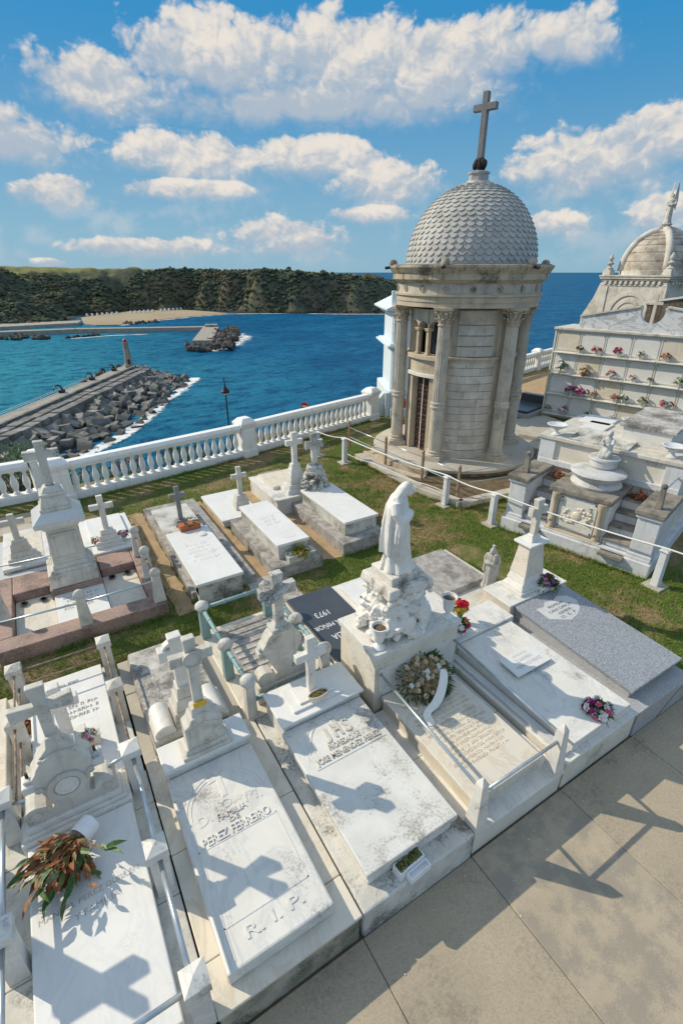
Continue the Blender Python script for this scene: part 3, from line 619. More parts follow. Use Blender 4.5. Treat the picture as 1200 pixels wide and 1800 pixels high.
for k in range(120):
    u = random.random(); a = Vector((150,432)).lerp(Vector((104,322)), u); w = random.uniform(0, 1)
    rock(random.choice(rm), a.x+8-w*17-10*abs(u-.5)*(w > .8), a.y-4+w*4, SEA+.2+3.2*(1-abs(w-.45)*1.2), random.uniform(1.3, 2.7), t)
for k in range(26): rock(random.choice(rm), random.uniform(88,108), random.uniform(322,345), SEA+random.uniform(0,2), random.uniform(1.6,3.0), t)
t = thing('shore_rocks', (20, 445, SEA), 'dark rocks along the inner harbour shore', 'rocks')
for k in range(46):
    u = random.random(); rock(random.choice(rm), -40+u*60+random.uniform(-4,4), 470-u*18+random.uniform(-8,14), SEA+random.uniform(-.4,.8), random.uniform(1.5,3.6), t)
for k in range(22): rock(random.choice(rm), random.uniform(28,52), random.uniform(446,456), SEA+random.uniform(-.8,.4), random.uniform(1.2,2.6), t)
for k in range(16): rock(random.choice(rm), random.uniform(82,118), random.uniform(534,552), SEA+random.uniform(-.4,.6), random.uniform(1.5,3.0), t)
# near breakwater: deck, crown slabs, parapet wall and the jumble of concrete cubes
def breakwater():
    t = thing('breakwater', (20, 205, SEA), 'harbour breakwater of grey concrete with jumbled cube armour', 'breakwater')
    P0, P1 = Vector((-60, 96, 0)), Vector((42.5, 258, 0)); d = (P1-P0).normalized(); s_ = Vector((d.y, -d.x, 0)); L = (P1-P0).length
    M = Matrix.Translation(P0) @ Matrix(((d.x, s_.x, 0, 0), (d.y, s_.y, 0, 0), (0, 0, 1, 0), (0, 0, 0, 1)))
    # local frame: x along the pier towards its head, y to the open sea
    MB(M).box(-20, L+2, -7, .6, SEA-3, SEA+5.0).build('deck', 'pier_deck', t, bevel=.1)
    MB(M).box(-20, L-4, .7, 1.9, SEA, SEA+6.1).build('parapet', 'sea_concrete', t, bevel=.08)
    for i in range(22):
        x = i*8.2; MB(M).tube([(x,-6.7,SEA+5),(x,-6.7,SEA+6.1)], .07, 5).build('rail_post', 'white_plastic', t)
    for zz in (5.6, 6.1): MB(M).tube([(0,-6.7,SEA+zz),(L*.86,-6.7,SEA+zz)], .06, 5).build('rail', 'white_plastic', t)
    cm = []
    for k, (a, b, c) in enumerate(((3.8,3.8,3.8),(4.8,3.4,3.4),(4.0,3.6,3.0),(5.4,3.0,3.0))):
        me = MB().box(-a/2, a/2, -b/2, b/2, -c/2, c/2).mesh(name='concrete_block'); bm = bmesh.new(); bm.from_mesh(me); bmesh.ops.bevel(bm, geom=bm.edges[:], offset=.16, segments=1, affect='EDGES'); [setattr(v_, 'co', v_.co*random.uniform(.9, 1.05)) for v_ in bm.verts]; bm.to_mesh(me); bm.free(); me.materials.append(MATS['sea_concrete']); cm.append(me)
    slab = MB().box(-2.3, 2.3, -1.6, 1.6, -1.6, 1.6).mesh(name='concrete_block'); slab.materials.append(MATS['sea_concrete'])
    def blk(me, x, y, z, r):
        o = bpy.data.objects.new('concrete_block', me); col.objects.link(o); o.parent = t; p = M @ Vector((x, y, z)); o.location = p-orgof(t); o.rotation_euler = r
        if me is not slab: q_ = random.uniform(.66, 1.02); o.scale = (q_*random.uniform(.85,1.15), q_, q_*random.uniform(.85,1.1))
    ang = math.atan2(d.y, d.x); n = 0
    for i in range(26):                                     # two ordered rows of crown blocks
        for j in range(2):
            x = 56+i*5.05+j*1.2
            if x < L-2: blk(slab, x, 4.0+j*3.7+random.uniform(-.15,.15), SEA+3.7-j*.3+random.uniform(-.15,.15), (random.uniform(-.03,.03), random.uniform(-.03,.03), ang+random.uniform(-.04,.04))); n += 1
    wl = lambda x: np.interp(x, [40, 71, 84, 105, 142, 172, 184, 193, 200], [29, 29, 31, 33, 30.5, 30, 28, 20, 8])
    tries = 0; pts = []
    while n < 285 and tries < 6000:
        tries += 1; x = random.uniform(46, L+9); w = float(wl(x)); y = random.uniform(8.5 if x < L-4 else -4, w)
        if any((x-a)**2+(y-b)**2 < 2.75**2 for a, b in pts): continue
        pts.append((x, y)); u = (y-8.5)/(w-8.5) if x < L-4 else max(0, (y-2)/(w-2)); z = SEA+2.0-2.9*u+random.uniform(-.6,.8)
        blk(random.choice(cm), x, y, z, (random.uniform(-.7,.7), random.uniform(-.7,.7), random.uniform(0,3.1))); n += 1
    MB(M).prism([(3, SEA-3), (3, SEA+2.6), (9, SEA+2.0), (31, SEA-1.5), (31, SEA-3)], 40, L, 'x').build('core', 'far_rock', t)
    for i, u in enumerate((.72, .845, .955)):               # boat davits stooping over the inner edge
        x = L*u-4; t2 = thing('davit', M @ Vector((x, -5.2, SEA+5)), ('dark curved davit on the breakwater nearest the left edge', 'dark curved davit in the middle of the breakwater', 'dark curved davit closest to the breakwater lighthouse')[i], 'davit', 'davits on the breakwater')
        MB(M).box(x-1.0, x+1.2, -5.7, -4.3, SEA+5, SEA+6.0).build('base', 'iron_black', t2)
        MB(M).tube([(x+.6,-5,SEA+6),(x+.4,-5.2,SEA+7.2),(x-.6,-5.5,SEA+7.9),(x-2.2,-5.9,SEA+7.8),(x-3.2,-6.1,SEA+7.0),(x-3.3,-6.1,SEA+6.2)], [.32,.3,.26,.24,.2,.16], 6).build('arm', 'iron_black', t2)
    for k in range(14):                                     # stones heaped along the inner edge near the head
        rock(rm[k % 4], *(M @ Vector((L*random.uniform(.8,1.0), random.uniform(-9,-6.6), SEA+4.4+random.random()))), random.uniform(.7,1.5), t)
    lx, ly = (M @ Vector((L-2, -2.4, 0))).xy
    h = thing('lighthouse', (lx, ly, SEA+5), 'slender tapered stone lighthouse tower with red lantern on the breakwater head', 'lighthouse')
    z = SEA+5; MB().box(lx-2.0, lx+2.0, ly-2.0, ly+2.0, z, z+1.4, .15).build('base', 'lighthouse_stone', h, bevel=.05)
    MB().lathe([(1.7,1.4),(1.15,10.6),(1.3,10.7),(1.3,11.1),(1.0,11.1)], lx, ly, 10, z).build('tower', 'lighthouse_stone', h)
    MB().lathe([(.8,11.1),(.8,12.0),(.9,12.1),(.5,12.5),(.1,12.7)], lx, ly, 10, z).build('lantern', 'sign_red', h)
    MB().box(lx-.45, lx+.45, ly-1.9, ly-1.5, z+1.4, z+3.6).build('door', 'iron_dark', h)
breakwater()
# ------------------------------------------------------------ front row of tombs
KB = .38
def platform(t, mat, x0, x1, y0, y1, z=KB, front=None, cuts=()):
    """kerb platform: core plus covering slabs with open joints"""
    MB().box(x0+.02, x1-.02, y0+.02, y1-.02, -.02, z-.035).build('kerb_core', front or mat, t, False, .006)
    ys = [y0]+list(cuts)+[y1]
    for a, b in zip(ys, ys[1:]): box('kerb_slab', mat, t, x0+.004, x1-.004, a+.003, b-.003, z-.04, z, .008)
def post_sq(t, mat, x, y, z0, z1, w=.15, cap=True):
    b = MB(); b.cbox(x, y, z0, z1-.13, w, w); b.cbox(x, y, z1-.13, z1-.045, w+.035, w+.035); b.cbox(x, y, z1-.045, z1, w+.035, w+.035, (w+.03)/2)
    return b.build('post', mat, t, False, .007)
def rail(t, mat, a, b, r=.02, name='rail'): return MB().tube([a, b], r, 8).build(name, mat, t, 'all')
def scroll_body(w, h, arch):
    """headstone silhouette in xz: volutes at the foot, swept shoulders, round head"""
    s = w/2; o = [(-s+.02, 0)]
    o += arc(-s+.10, .10, .10, 250, 60, 8)
    o += [(-s+.20, .17), (-s+.20, .13), (-s+.23, .11), (-s+.26, .14)]
    o += [(-arch, h-arch*.75), (-arch, h-arch*.62)]
    o += arc(0, h-arch*.62, arch*.86, 165, 15, 10)
    r = [(-x, z) for x, z in o[:-11]][::-1]
    return o + r
def add_cross(t, mat, cx, cy, z0, w, h, th, d, armz, tip=0.0, bev=.012, name='cross'): return cross_mb(cx, cy, z0, w, h, th, d, armz, tip).build(name, mat, t, False, bev)
def ring(t, mat, cx, y, cz, r0, r1, dep, name='medallion'):
    b = MB(Matrix.Translation((cx, y, cz)) @ Matrix.Rotation(R(90), 4, 'X')); b.lathe([(r1, 0), (r1, dep), (r0, dep), (r0, dep*.3), (.001, dep*.3)], 0, 0, 24); return b.build(name, mat, t, True)

# tomb with the railing of grey pipes and the dry bouquet
t = thing('tomb', (-.6, 3.1, 0), 'white marble tomb with scrolled medallion headstone, flared cross and grey pipe railing', 'tomb')
platform(t, 'marble_old', -1.28, .068, 1.895, 4.33, KB, 'stone_mossy', (2.9, 3.9))
box('slab', 'marble_clean', t, -1.06, -.135, 1.97, 3.91, KB, .53, .012)
w1 = words('MANUEL PEREZ GUILLEN', .80, 'letter_grey', t, -.60, 3.20, .5305, .003, R(3), bold=-.004); w2 = words('Y FAMILIA', .36, 'letter_grey', t, -.56, 3.08, .5305, .003, R(3), bold=-.004)
box('headstone_base', 'marble_white', t, -1.10, -.12, 3.915, 4.29, KB, .58, .02); box('headstone_step', 'marble_white', t, -1.07, -.15, 3.935, 4.27, .58, .63, .012); box('headstone_step', 'marble_white', t, -1.03, -.19, 3.955, 4.25, .63, .70, .015)
hs = MB().prism([(-.61+x, .70+z) for x, z in scroll_body(.82, .70, .25)], 3.99, 4.20, 'y').build('headstone', 'marble_old', t, False, .015)
ring(t, 'marble_old', -.61, 3.985, 1.04, .115, .165, .02); ring(t, 'marble_white', -.61, 3.982, 1.04, .075, .10, .012, 'portrait')
for s_ in (-1, 1):
    for (x, z, r) in ((.31, .80, .045), (.215, 1.10, .035)): ring(t, 'marble_old', -.61+s_*x, 3.986, z, r*.7, r, .008, 'rosette')
    MB().cbox(-.61+s_*.285, 4.09, 1.08, 1.17, .12, .17).cbox(-.61+s_*.285, 4.09, 1.17, 1.21, .08, .10).build('acroterion', 'marble_white', t, False, .015); MB().tube([(-.61+s_*.285, 4.09, 1.20), (-.61+s_*.285, 4.09, 1.27)], .014, 6).build('pin', 'iron_dark', t)
MB().box(-.77, -.45, 4.0, 4.19, 1.37, 1.43).prism([(-.61+x, 1.43+z) for x, z in ((-.15,0),(.15,0),(.11,.04),(.07,.09),(.05,.2),(-.05,.2),(-.07,.09),(-.11,.04))], 4.02, 4.17, 'y').build('cross_foot', 'marble_old', t, False, .01)
add_cross(t, 'marble_old', -.61, 4.095, 1.5, .50, .70, .095, .075, .45, .028)
for (x, y) in ((.0,1.97), (-.03,3.02), (-.03,4.17), (-1.17,3.0), (-1.18,4.22), (-1.17,1.97)): post_sq(t, 'marble_white', x, y, KB, 1.03)
for x in (-.02, -1.17):
    for a, b in ((1.97, 3.02), (3.02, 4.19)): rail(t, 'steel', (x, a, .88), (x, b, .88), .022)
rail(t, 'steel', (-1.17, 1.97, .88), (0, 1.97, .88), .022); rail(t, 'steel', (-1.17, 4.21, .86), (-.9, 4.15, .86), .018); rail(t, 'steel', (-.03, 4.17, .9), (-.26, 4.12, .9), .018)
# tomb behind it: white slab between thin rusty rails
t = thing('tomb', (-.55, 5.3, 0), 'bright white tomb slab with small cross and thin rusty rails between stone posts', 'tomb')
MB().box(-1.28, .05, 4.335, 6.30, -.02, KB).build('kerb_core', 'marble_old', t, False, .01)
box('slab', 'marble_clean', t, -.98, -.12, 4.36, 6.22, KB, .52, .01)
carved(1, -.72, -.38, 6.0, 6.07, .521, t, 'letter_grey', seed=4); carved(3, -.60, -.22, 5.35, 5.62, .521, t, 'letter_grey', seed=5)
box('cross_base', 'marble_white', t, -.78, -.42, 4.92, 5.16, .52, .60, .01); add_cross(t, 'marble_white', -.60, 5.05, .60, .40, .76, .12, .10, .50)
for x in (-.02, -1.06):
    for y in (5.22, 6.15): post_sq(t, 'marble_old', x, y, KB, 1.0, .14)
    for a, b in ((4.19, 5.22), (5.22, 6.15)):
        for z in (.66, .88): rail(t, 'rust', (x, a, z), (x, b, z), .012)
for z in (.66, .88): rail(t, 'rust', (-1.06, 6.15, z), (-.02, 6.15, z), .010)
# neighbour at the left edge: only its rear slab and, by its shadow, its cross
t = thing('tomb', (-2.0, 4.0, 0), 'pale tomb cut off by the left edge of the picture', 'tomb')
platform(t, 'marble_old', -2.75, -1.30, 1.895, 6.3, KB, 'stone_mossy', (3.2, 4.8))
box('slab', 'marble_white', t, -2.6, -1.42, 1.97, 3.85, KB, .53, .012); box('rear_slab', 'marble_cream', t, -2.6, -1.22, 4.55, 6.15, KB, .55, .012)
box('headstone', 'marble_white', t, -2.4, -1.5, 3.9, 4.28, KB, 1.2, .02, .06); add_cross(t, 'marble_white', -1.95, 4.1, 1.2, .58, 1.16, .115, .09, .89)
# PEREZ FERREIRO
t = thing('tomb', (.72, 3.1, 0), 'white marble tomb with raised lettering PEREZ FERREIRO and cross bearing a yellow plate', 'tomb')
platform(t, 'marble_cream', .075, 1.372, 1.897, 4.42, KB, 'stone_mossy', (2.28, 3.25))
box('slab', 'marble_white', t, .22, 1.17, 2.04, 3.94, KB, .535, .02)
zt = .5352
b = MB()                                        # incised-looking raised fillets of the panel
for (x0, x1, y0, y1) in ((.30,1.08,2.34,2.352),(.30,.312,2.10,3.3),(1.07,1.082,2.34,3.05),(.30,1.08,3.03,3.042)): b.box(x0, x1, y0, y1, zt-.001, zt+.004)
for rr in (.36, .40):
    a = arc(.695, 3.36, rr, 0, 180, 24)
    for p, q in zip(a, a[1:]): b.tube([(p[0], p[1], zt+.001), (q[0], q[1], zt+.001)], .005, 4)
b.build('panel_fillet', 'marble_white', t)
cross_mb(.70, 0, 0, .22, .34, .055, .012, .24, .01, M=Matrix.Translation((0, 3.46, zt)) @ Matrix.Rotation(R(-90), 4, 'X')).build('relief_cross', 'marble_white', t, False, .003)
words('D.', .13, 'marble_white', t, .44, 3.31, zt, .009, R(8), bold=.01); words('O.', .13, 'marble_white', t, .70, 3.375, zt, .009, 0, bold=.01); words('M.', .17, 'marble_white', t, .95, 3.33, zt, .009, R(-8), bold=.0)
words('FAMILIA', .30, 'marble_white', t, .70, 3.265, zt, .022, bold=.0, height=.07); words('DE', .10, 'marble_old', t, .70, 3.19, zt, .020, bold=.0, height=.045); words('PEREZ FERREIRO', .68, 'marble_white', t, .69, 3.09, zt, .026, bold=.008, height=.095)
words('R. I. P.', .52, 'marble_white', t, .70, 2.225, zt, .016, bold=.008, height=.10)
box('headstone_plinth', 'marble_white', t, .25, 1.14, 3.95, 4.24, KB, .63, .01); box('plinth_slab', 'marble_clean', t, .215, 1.175, 3.915, 4.27, .63, .685, .008)
b = MB(); cx, cy = .70, 4.06; b.cbox(cx, cy, .685, .735, .54, .28); b.cbox(cx, cy, .735, .79, .48, .24, .02); b.build('headstone_step', 'marble_old', t, False, .012)
MB().prism([(cx-.20,.79),(cx+.20,.79),(cx+.20,1.09),(cx+.15,1.12),(cx+.12,1.19),(cx,1.24),(cx-.12,1.19),(cx-.15,1.12),(cx-.20,1.09)], 3.96, 4.16, 'y').build('headstone', 'marble_old', t, False, .014)
MB().prism([(cx-.16,.84),(cx+.16,.84),(cx+.16,1.06),(cx,1.13),(cx-.16,1.06)], 3.952, 3.962, 'y').build('front_panel', 'marble_old', t, False, .004)
MB().cbox(cx, cy, 1.17, 1.30, .22, .17, .02).build('cross_foot', 'marble_old', t, False, .01)
add_cross(t, 'marble_old', cx, cy, 1.28, .43, .90, .105, .09, .66, .010); ring(t, 'marble_old', cx, 4.0, 1.94, .085, .10, .02, 'cross_ring')
MB().box(cx-.066, cx+.066, 3.996, 4.004, 1.30, 1.37).build('yellow_plate', 'yellow_plate', t)
# lichen slab behind it
t = thing('tomb', (.66, 5.4, 0), 'dark lichen covered tomb slab with rolled headstone base and ringed cross', 'tomb')
MB().box(.075, 1.30, 4.425, 6.30, -.02, KB-.02).build('kerb_core', 'concrete_path', t, False, .01)
MB().box(.20, 1.12, 4.45, 6.24, KB-.03, .53, .035).build('slab', 'lichen_slab', t, False, .02)
box('headstone_base', 'marble_old', t, .22, 1.10, 4.42, 4.90, .53, .61, .02)
for x in (.36, .95): MB(Matrix.Translation((x, 0, .62)) @ Matrix.Rotation(R(-90), 4, 'X')).lathe([(.12, 4.45), (.12, 4.88)], 0, 0, 18).build('volute', 'marble_white', t, True, .012)
b = MB(); cx, cy = .66, 4.66; b.cbox(cx, cy, .61, .80, .36, .36, .02); b.cbox(cx, cy, .80, .95, .28, .30, .03); b.cbox(cx, cy, .95, 1.10, .20, .22, .02); b.build('headstone', 'marble_old', t, False, .012)
add_cross(t, 'marble_white', cx, cy, 1.08, .40, .72, .13, .13, .50, .01)
MB(Matrix.Translation((cx, cy, 1.58)) @ Matrix.Rotation(R(90), 4, 'X')).put(*[[(0.17*math.cos(a*PI/8)*(1 if k % 2 else .82), .17*math.sin(a*PI/8)*(1 if k % 2 else .82), z) for k in (0, 1) for z in (-.04, .04) for a in range(9)], [(a, a+1, a+10, a+9) for a in range(8)]+[(18+a, 27+a, 28+a, 19+a) for a in range(8)]+[(a, 18+a, 19+a, a+1) for a in range(8)]+[(9+a, 10+a, 28+a, 27+a) for a in range(8)]+[(0,9,27,18),(8,26,35,17)]]).build('cross_ring', 'marble_white', t)
# JOSE MENENDEZ
t = thing('tomb', (2.05, 3.1, 0), 'stained white tomb lettered JOSE MENENDEZ with JHS monogram and plain white cross', 'tomb')
MB().box(1.385, 2.705, 1.897, 4.345, -.02, KB).build('kerb', 'stone_stained', t, False, .02)
box('tomb_body', 'marble_white', t, 1.54, 2.53, 2.07, 3.80, KB, .55, .01); box('slab', 'marble_speck', t, 1.50, 2.57, 2.03, 3.79, .55, .62, .012)
zt = .6202; b = MB()
for (x0, x1, y0, y1) in ((1.62,2.50,3.15,3.165),(1.60,1.612,3.30,3.62),(2.50,2.512,3.30,3.62)): b.box(x0, x1, y0, y1, zt-.001, zt+.006)
for rr in (.36, .41):
    a = arc(2.06, 3.36, rr, 0, 180, 22)
    for p, q in zip(a, a[1:]): b.tube([(p[0], p[1], zt+.002), (q[0], q[1], zt+.002)], .008, 4)
b.build('panel_fillet', 'marble_speck', t)
[words(c_, w_, 'marble_old', t, x_, 3.50, zt, .03, bold=.02, height=.20) for c_, w_, x_ in (('J', .07, 1.93), ('H', .10, 2.06), ('S', .085, 2.19))]; cross_mb(2.06, 0, 0, .10, .20, .03, .016, .14, M=Matrix.Translation((0, 3.55, zt)) @ Matrix.Rotation(R(-90), 4, 'X')).build('relief_cross', 'marble_speck', t)
words('PROPIEDAD DE', .40, 'marble_old', t, 2.06, 3.33, zt, .024, bold=.012, height=.075); words('JOSE MENENDEZ PEREZ', .82, 'marble_old', t, 2.06, 3.225, zt, .026, bold=.012, height=.095)
box('head_block', 'marble_white', t, 1.53, 2.58, 3.80, 4.31, KB, .70, .01); box('head_slab', 'marble_clean', t, 1.50, 2.61, 3.76, 4.34, .70, .735, .008)
box('cross_plate', 'marble_clean', t, 1.70, 2.38, 3.86, 4.24, .735, .765, .006); box('cross_plate', 'marble_clean', t, 1.81, 2.27, 3.92, 4.19, .765, .79, .006)
add_cross(t, 'marble_white', 2.04, 4.07, .79, .40, .80, .105, .08, .54, 0, .008)
# tomb with the green pipe railing
t = thing('tomb', (2.03, 5.4, 0), 'old lichen stained tomb with scrolled headstone and railing of green pipes', 'tomb')
MB().box(1.285, 2.70, 4.35, 6.32, -.02, .39).build('kerb', 'marble_cream', t, False, .015)
MB().box(1.50, 2.30, 4.76, 6.15, .39, .50, .03).build('slab', 'lichen_dark', t, False, .02)
for k in range(9): MB().box(1.55, 2.25, 4.92+k*.13, 4.98+k*.13, .498, .515).build('slab_ridge', 'lichen_slab', t, False, .01)
for (x, y) in ((1.34,6.17), (1.35,5.18), (1.37,4.42), (2.36,6.18), (2.39,5.19), (2.43,4.44)):
    b = MB(); b.cbox(x, y, .39, .90, .13, .13, .008); b.build('post', 'patina' if y > 5 else 'marble_old', t, False, .01); MB().ball((x, y, .96), (.105,.095,.085), 12, 8, .05).build('post_cap', 'stone_stained', t, 'all')
for a, b in (((1.34,6.17,.92),(1.35,5.18,.92)), ((1.35,5.18,.92),(1.37,4.42,.92)), ((2.36,6.18,.92),(2.39,5.19,.92)), ((2.39,5.19,.92),(2.43,4.44,.92)), ((1.34,6.17,.92),(2.36,6.18,.92)), ((1.37,4.42,.62),(2.43,4.44,.62))):
    rail(t, 'patina', a, b, .030)
    for u in (.33, .66): c = Vector(a).lerp(Vector(b), u); d = (Vector(b)-Vector(a)).normalized()*.02; MB().tube([c-d, c+d], .037, 8).build('rail_collar', 'patina', t)
box('headstone_base', 'stone_stained', t, 1.50, 2.30, 4.50, 4.74, .39, .56, .02); box('headstone_step', 'marble_old', t, 1.53, 2.27, 4.52, 4.72, .56, .64, .02)
MB().prism([(1.90+x, .64+z) for x, z in scroll_body(.72, .74, .27)], 4.54, 4.70, 'y').build('headstone', 'marble_old', t, False, .015)
for s_ in (-1, 1): MB().cbox(1.90+s_*.27, 4.62, 1.06, 1.16, .10, .14).cbox(1.90+s_*.27, 4.62, 1.16, 1.22, .07, .09).build('acroterion', 'stone_stained', t, False, .015)
b = MB(); b.cbox(1.90, 4.62, 1.40, 1.46, .26, .20); b.cbox(1.90, 4.62, 1.46, 1.52, .18, .14, .03); b.build('cross_foot', 'stone_stained', t, False, .01)
add_cross(t, 'stone_stained', 1.90, 4.62, 1.48, .47, .74, .12, .105, .49, .015); MB().tube([(1.72,4.555,1.86),(1.82,4.55,1.91),(1.94,4.55,1.97),(2.04,4.555,2.04)], [.03,.05,.045,.02], 8).build('carved_garland', 'stone_stained', t, 'all')
# low tomb with the wreath, its pedestal behind
t = thing('tomb', (3.4, 2.9, 0), 'cream tomb slab carved with many lines of text between obelisk posts and steel rails', 'tomb')
platform(t, 'marble_white', 2.715, 4.112, 1.897, 3.69, .32, 'painted_cream', (2.9,))
MB().box(2.86, 3.84, 2.10, 3.69, .315, .50).build('tomb_body', 'marble_cream', t, False, .008); box('slab', 'marble_cream', t, 2.83, 3.87, 2.06, 3.69, .50, .56, .01)
carved(19, 2.92, 3.78, 2.38, 3.55, .5602, t, 'marble_cream', hgt=.008, seed=11)
for (x, y) in ((2.79, 1.98), (3.99, 1.98)): b = MB(); b.cbox(x, y, .30, .98, .17, .17, .04); b.cbox(x, y, .98, 1.06, .09, .09, .04); b.build('obelisk_post', 'marble_white', t, False, .006)
rail(t, 'steel', (2.79,1.98,.88), (2.82,3.72,.92), .018); rail(t, 'steel', (3.99,1.98,.88), (4.04,3.72,.92), .018); rail(t, 'steel', (2.79,1.98,.82), (3.99,1.98,.82), .018)
t = thing('statue_pedestal', (3.42, 4.13, 0), 'tall white marble block pedestal standing behind the wreath', 'pedestal')
MB().box(2.745, 4.095, 3.725, 4.535, -.02, 1.16).build('block', 'painted_cream', t, False, .006); box('top_slab', 'marble_white', t, 2.72, 4.12, 3.70, 4.56, 1.16, 1.245, .006)
MB().box(2.80, 4.04, 3.712, 3.724, .52, .98).build('front_panel', 'marble_white', t, False, .004)
box('foot', 'marble_white', t, 2.86, 4.0, 3.695, 3.724, .56, .64, .004)
# FAMILIA GARCIA MINOR
t = thing('tomb', (3.13, 5.4, 0), 'polished black granite slab with white letters GARCIA MIÑOR 1973', 'tomb')
MB().box(2.715, 3.565, 4.575, 6.26, .1, .44).build('kerb', 'marble_old', t, False, .008); box('slab', 'granite_black', t, 2.73, 3.555, 4.585, 6.24, .44, .50, .006)
words('1973', .24, 'letter_white', t, 3.06, 5.62, .5002, .003, PI, height=.13); words('GARCIA MIÑOR', .74, 'letter_white', t, 3.14, 5.33, .5002, .003, PI, height=.125); words('FAMILIA', .42, 'letter_white', t, 3.13, 5.04, .5002, .003, PI, height=.125)
t = thing('tomb', (3.92, 5.4, 0), 'plain white marble slab with a long handle slot beside the black slab', 'tomb')
MB().box(3.572, 4.29, 4.575, 6.25, .1, .45).build('kerb', 'marble_white', t, False, .008); box('slab', 'marble_clean', t, 3.66, 4.22, 4.60, 6.10, .45, .52, .006); MB().box(3.80, 4.08, 5.62, 5.66, .521, .535).build('slot', 'letter_black', t)
# CARMEN
t = thing('tomb', (4.82, 3.1, 0), 'veined white marble tomb with a tilted name plaque and low flowers', 'tomb')
platform(t, 'marble_white', 4.118, 5.525, 1.897, 4.42, .42, 'painted_cream', (3.9,))
MB().box(4.17, 4.27, 1.98, 3.86, .42, .47).build('side_rib', 'marble_blue', t, False, .006)
MB().box(4.30, 5.34, 1.98, 3.86, .42, .55).build('tomb_body', 'marble_white', t, False, .006); box('slab', 'marble_white', t, 4.28, 5.37, 1.96, 3.87, .55, .60, .008)
MB().box(4.30, 5.46, 3.88, 4.38, .42, .64).build('head_block', 'marble_white', t, False, .01)
p = MB(Matrix.Translation((4.82, 3.13, .655)) @ Matrix.Rotation(R(4), 4, 'X')).box(-.325, .325, -.17, .17, -.012, .012).build('name_plaque', 'marble_clean', t, False, .003)
MB().box(4.6, 5.0, 3.2, 3.25, .60, .65).build('plaque_foot', 'marble_white', t)
PM = Matrix.Translation((4.82, 3.13, .6675)) @ Matrix.Rotation(R(4), 4, 'X')
words('PROPIEDAD DE', .26, 'letter_tan', t, 0, .10, 0, .002, M=PM); words('CARMEN', .28, 'letter_grey', t, 0, .02, 0, .002, M=PM); words('MENDEZ PEREZ', .46, 'letter_grey', t, 0, -.07, 0, .002, M=PM)
# grey granite with the tapered pedestal cross
t = thing('tomb', (6.2, 3.1, 0), 'grey speckled granite tomb with a marble pedestal cross and shield shaped plate', 'tomb')
MB().box(5.532, 6.80, 1.897, 4.62, -.02, .40).build('kerb', 'granite_base', t, False, .01)
MB().put([(5.66,2.12,.40),(6.76,2.12,.40),(6.76,4.02,.40),(5.66,4.02,.40),(5.66,2.12,.52),(6.76,2.12,.52),(6.76,4.02,.62),(5.66,4.02,.62)], [(3,2,1,0),(4,5,6,7),(0,1,5,4),(1,2,6,5),(2,3,7,6),(3,0,4,7)]).build('tomb_body', 'granite_base', t, False, .006)
MB().put([(5.62,2.07,.52),(6.80,2.07,.52),(6.80,4.02,.625),(5.62,4.02,.625),(5.62,2.07,.57),(6.80,2.07,.57),(6.80,4.02,.675),(5.62,4.02,.675)], [(3,2,1,0),(4,5,6,7),(0,1,5,4),(1,2,6,5),(2,3,7,6),(3,0,4,7)]).build('slab', 'granite_grey', t, False, .008)
SL = Matrix.Translation((6.22, 3.60, .6525)) @ Matrix.Rotation(math.atan(.105/1.95), 4, 'X')
MB(SL).prism([(-.36,.20),(-.22,.17),(-.1,.25),(.05,.21),(.2,.26),(.36,.18),(.40,.02),(.28,-.12),(.12,-.20),(-.08,-.24),(-.22,-.16),(-.38,-.06)], -.004, .003, 'z').build('shield_plate', 'marble_blue', t)
for s_, w, yy in (('PROPIEDAD', .34, .115), ('CARA GARCIA', .52, .03), ('- ALBUERNE -', .36, -.055), ('D.  E.  P.', .34, -.135)): words(s_, w, 'letter_black', t, 0, yy, .0035, .002, M=SL, height=.05)
MB().box(5.55, 6.88, 4.03, 4.60, .40, .66).build('pedestal_base', 'marble_cream', t, False, .01); box('pedestal_slab', 'marble_white', t, 5.53, 6.90, 4.02, 4.62, .66, .70, .008)
cx, cy = 6.18, 4.32; b = MB(); b.cbox(cx, cy, .70, .76, .66, .46); b.cbox(cx, cy, .76, .86, .60, .42, .05); b.cbox(cx, cy, .86, .98, .50, .36, .03); b.build('pedestal_step', 'marble_white', t, False, .012)
MB().cbox(cx, cy, .98, 1.50, .44, .32, .055).build('pedestal', 'marble_cream', t, False, .01); b = MB(); b.cbox(cx, cy, 1.50, 1.53, .38, .28); b.cbox(cx, cy, 1.53, 1.57, .46, .34); b.build('pedestal_cap', 'marble_clean', t, False, .008)
MB().cbox(cx, cy, 1.57, 1.68, .24, .18, .04).build('cross_foot', 'marble_white', t, False, .008); add_cross(t, 'marble_old', cx, cy, 1.66, .34, .62, .10, .10, .42, .03)
# low lichen slab and platform behind the marble tombs
t = thing('tomb', (5.6, 5.6, 0), 'low dark lichen slab with pale kerb next to the small madonna', 'tomb')
MB().box(4.30, 6.30, 4.63, 6.32, .1, .36).build('kerb', 'marble_old', t, False, .01); MB().box(5.02, 6.16, 5.02, 6.30, .36, .46, .04).build('slab', 'lichen_dark', t, False, .02)
box('edge_strip', 'marble_white', t, 4.36, 5.0, 4.70, 6.25, .36, .48, .008)

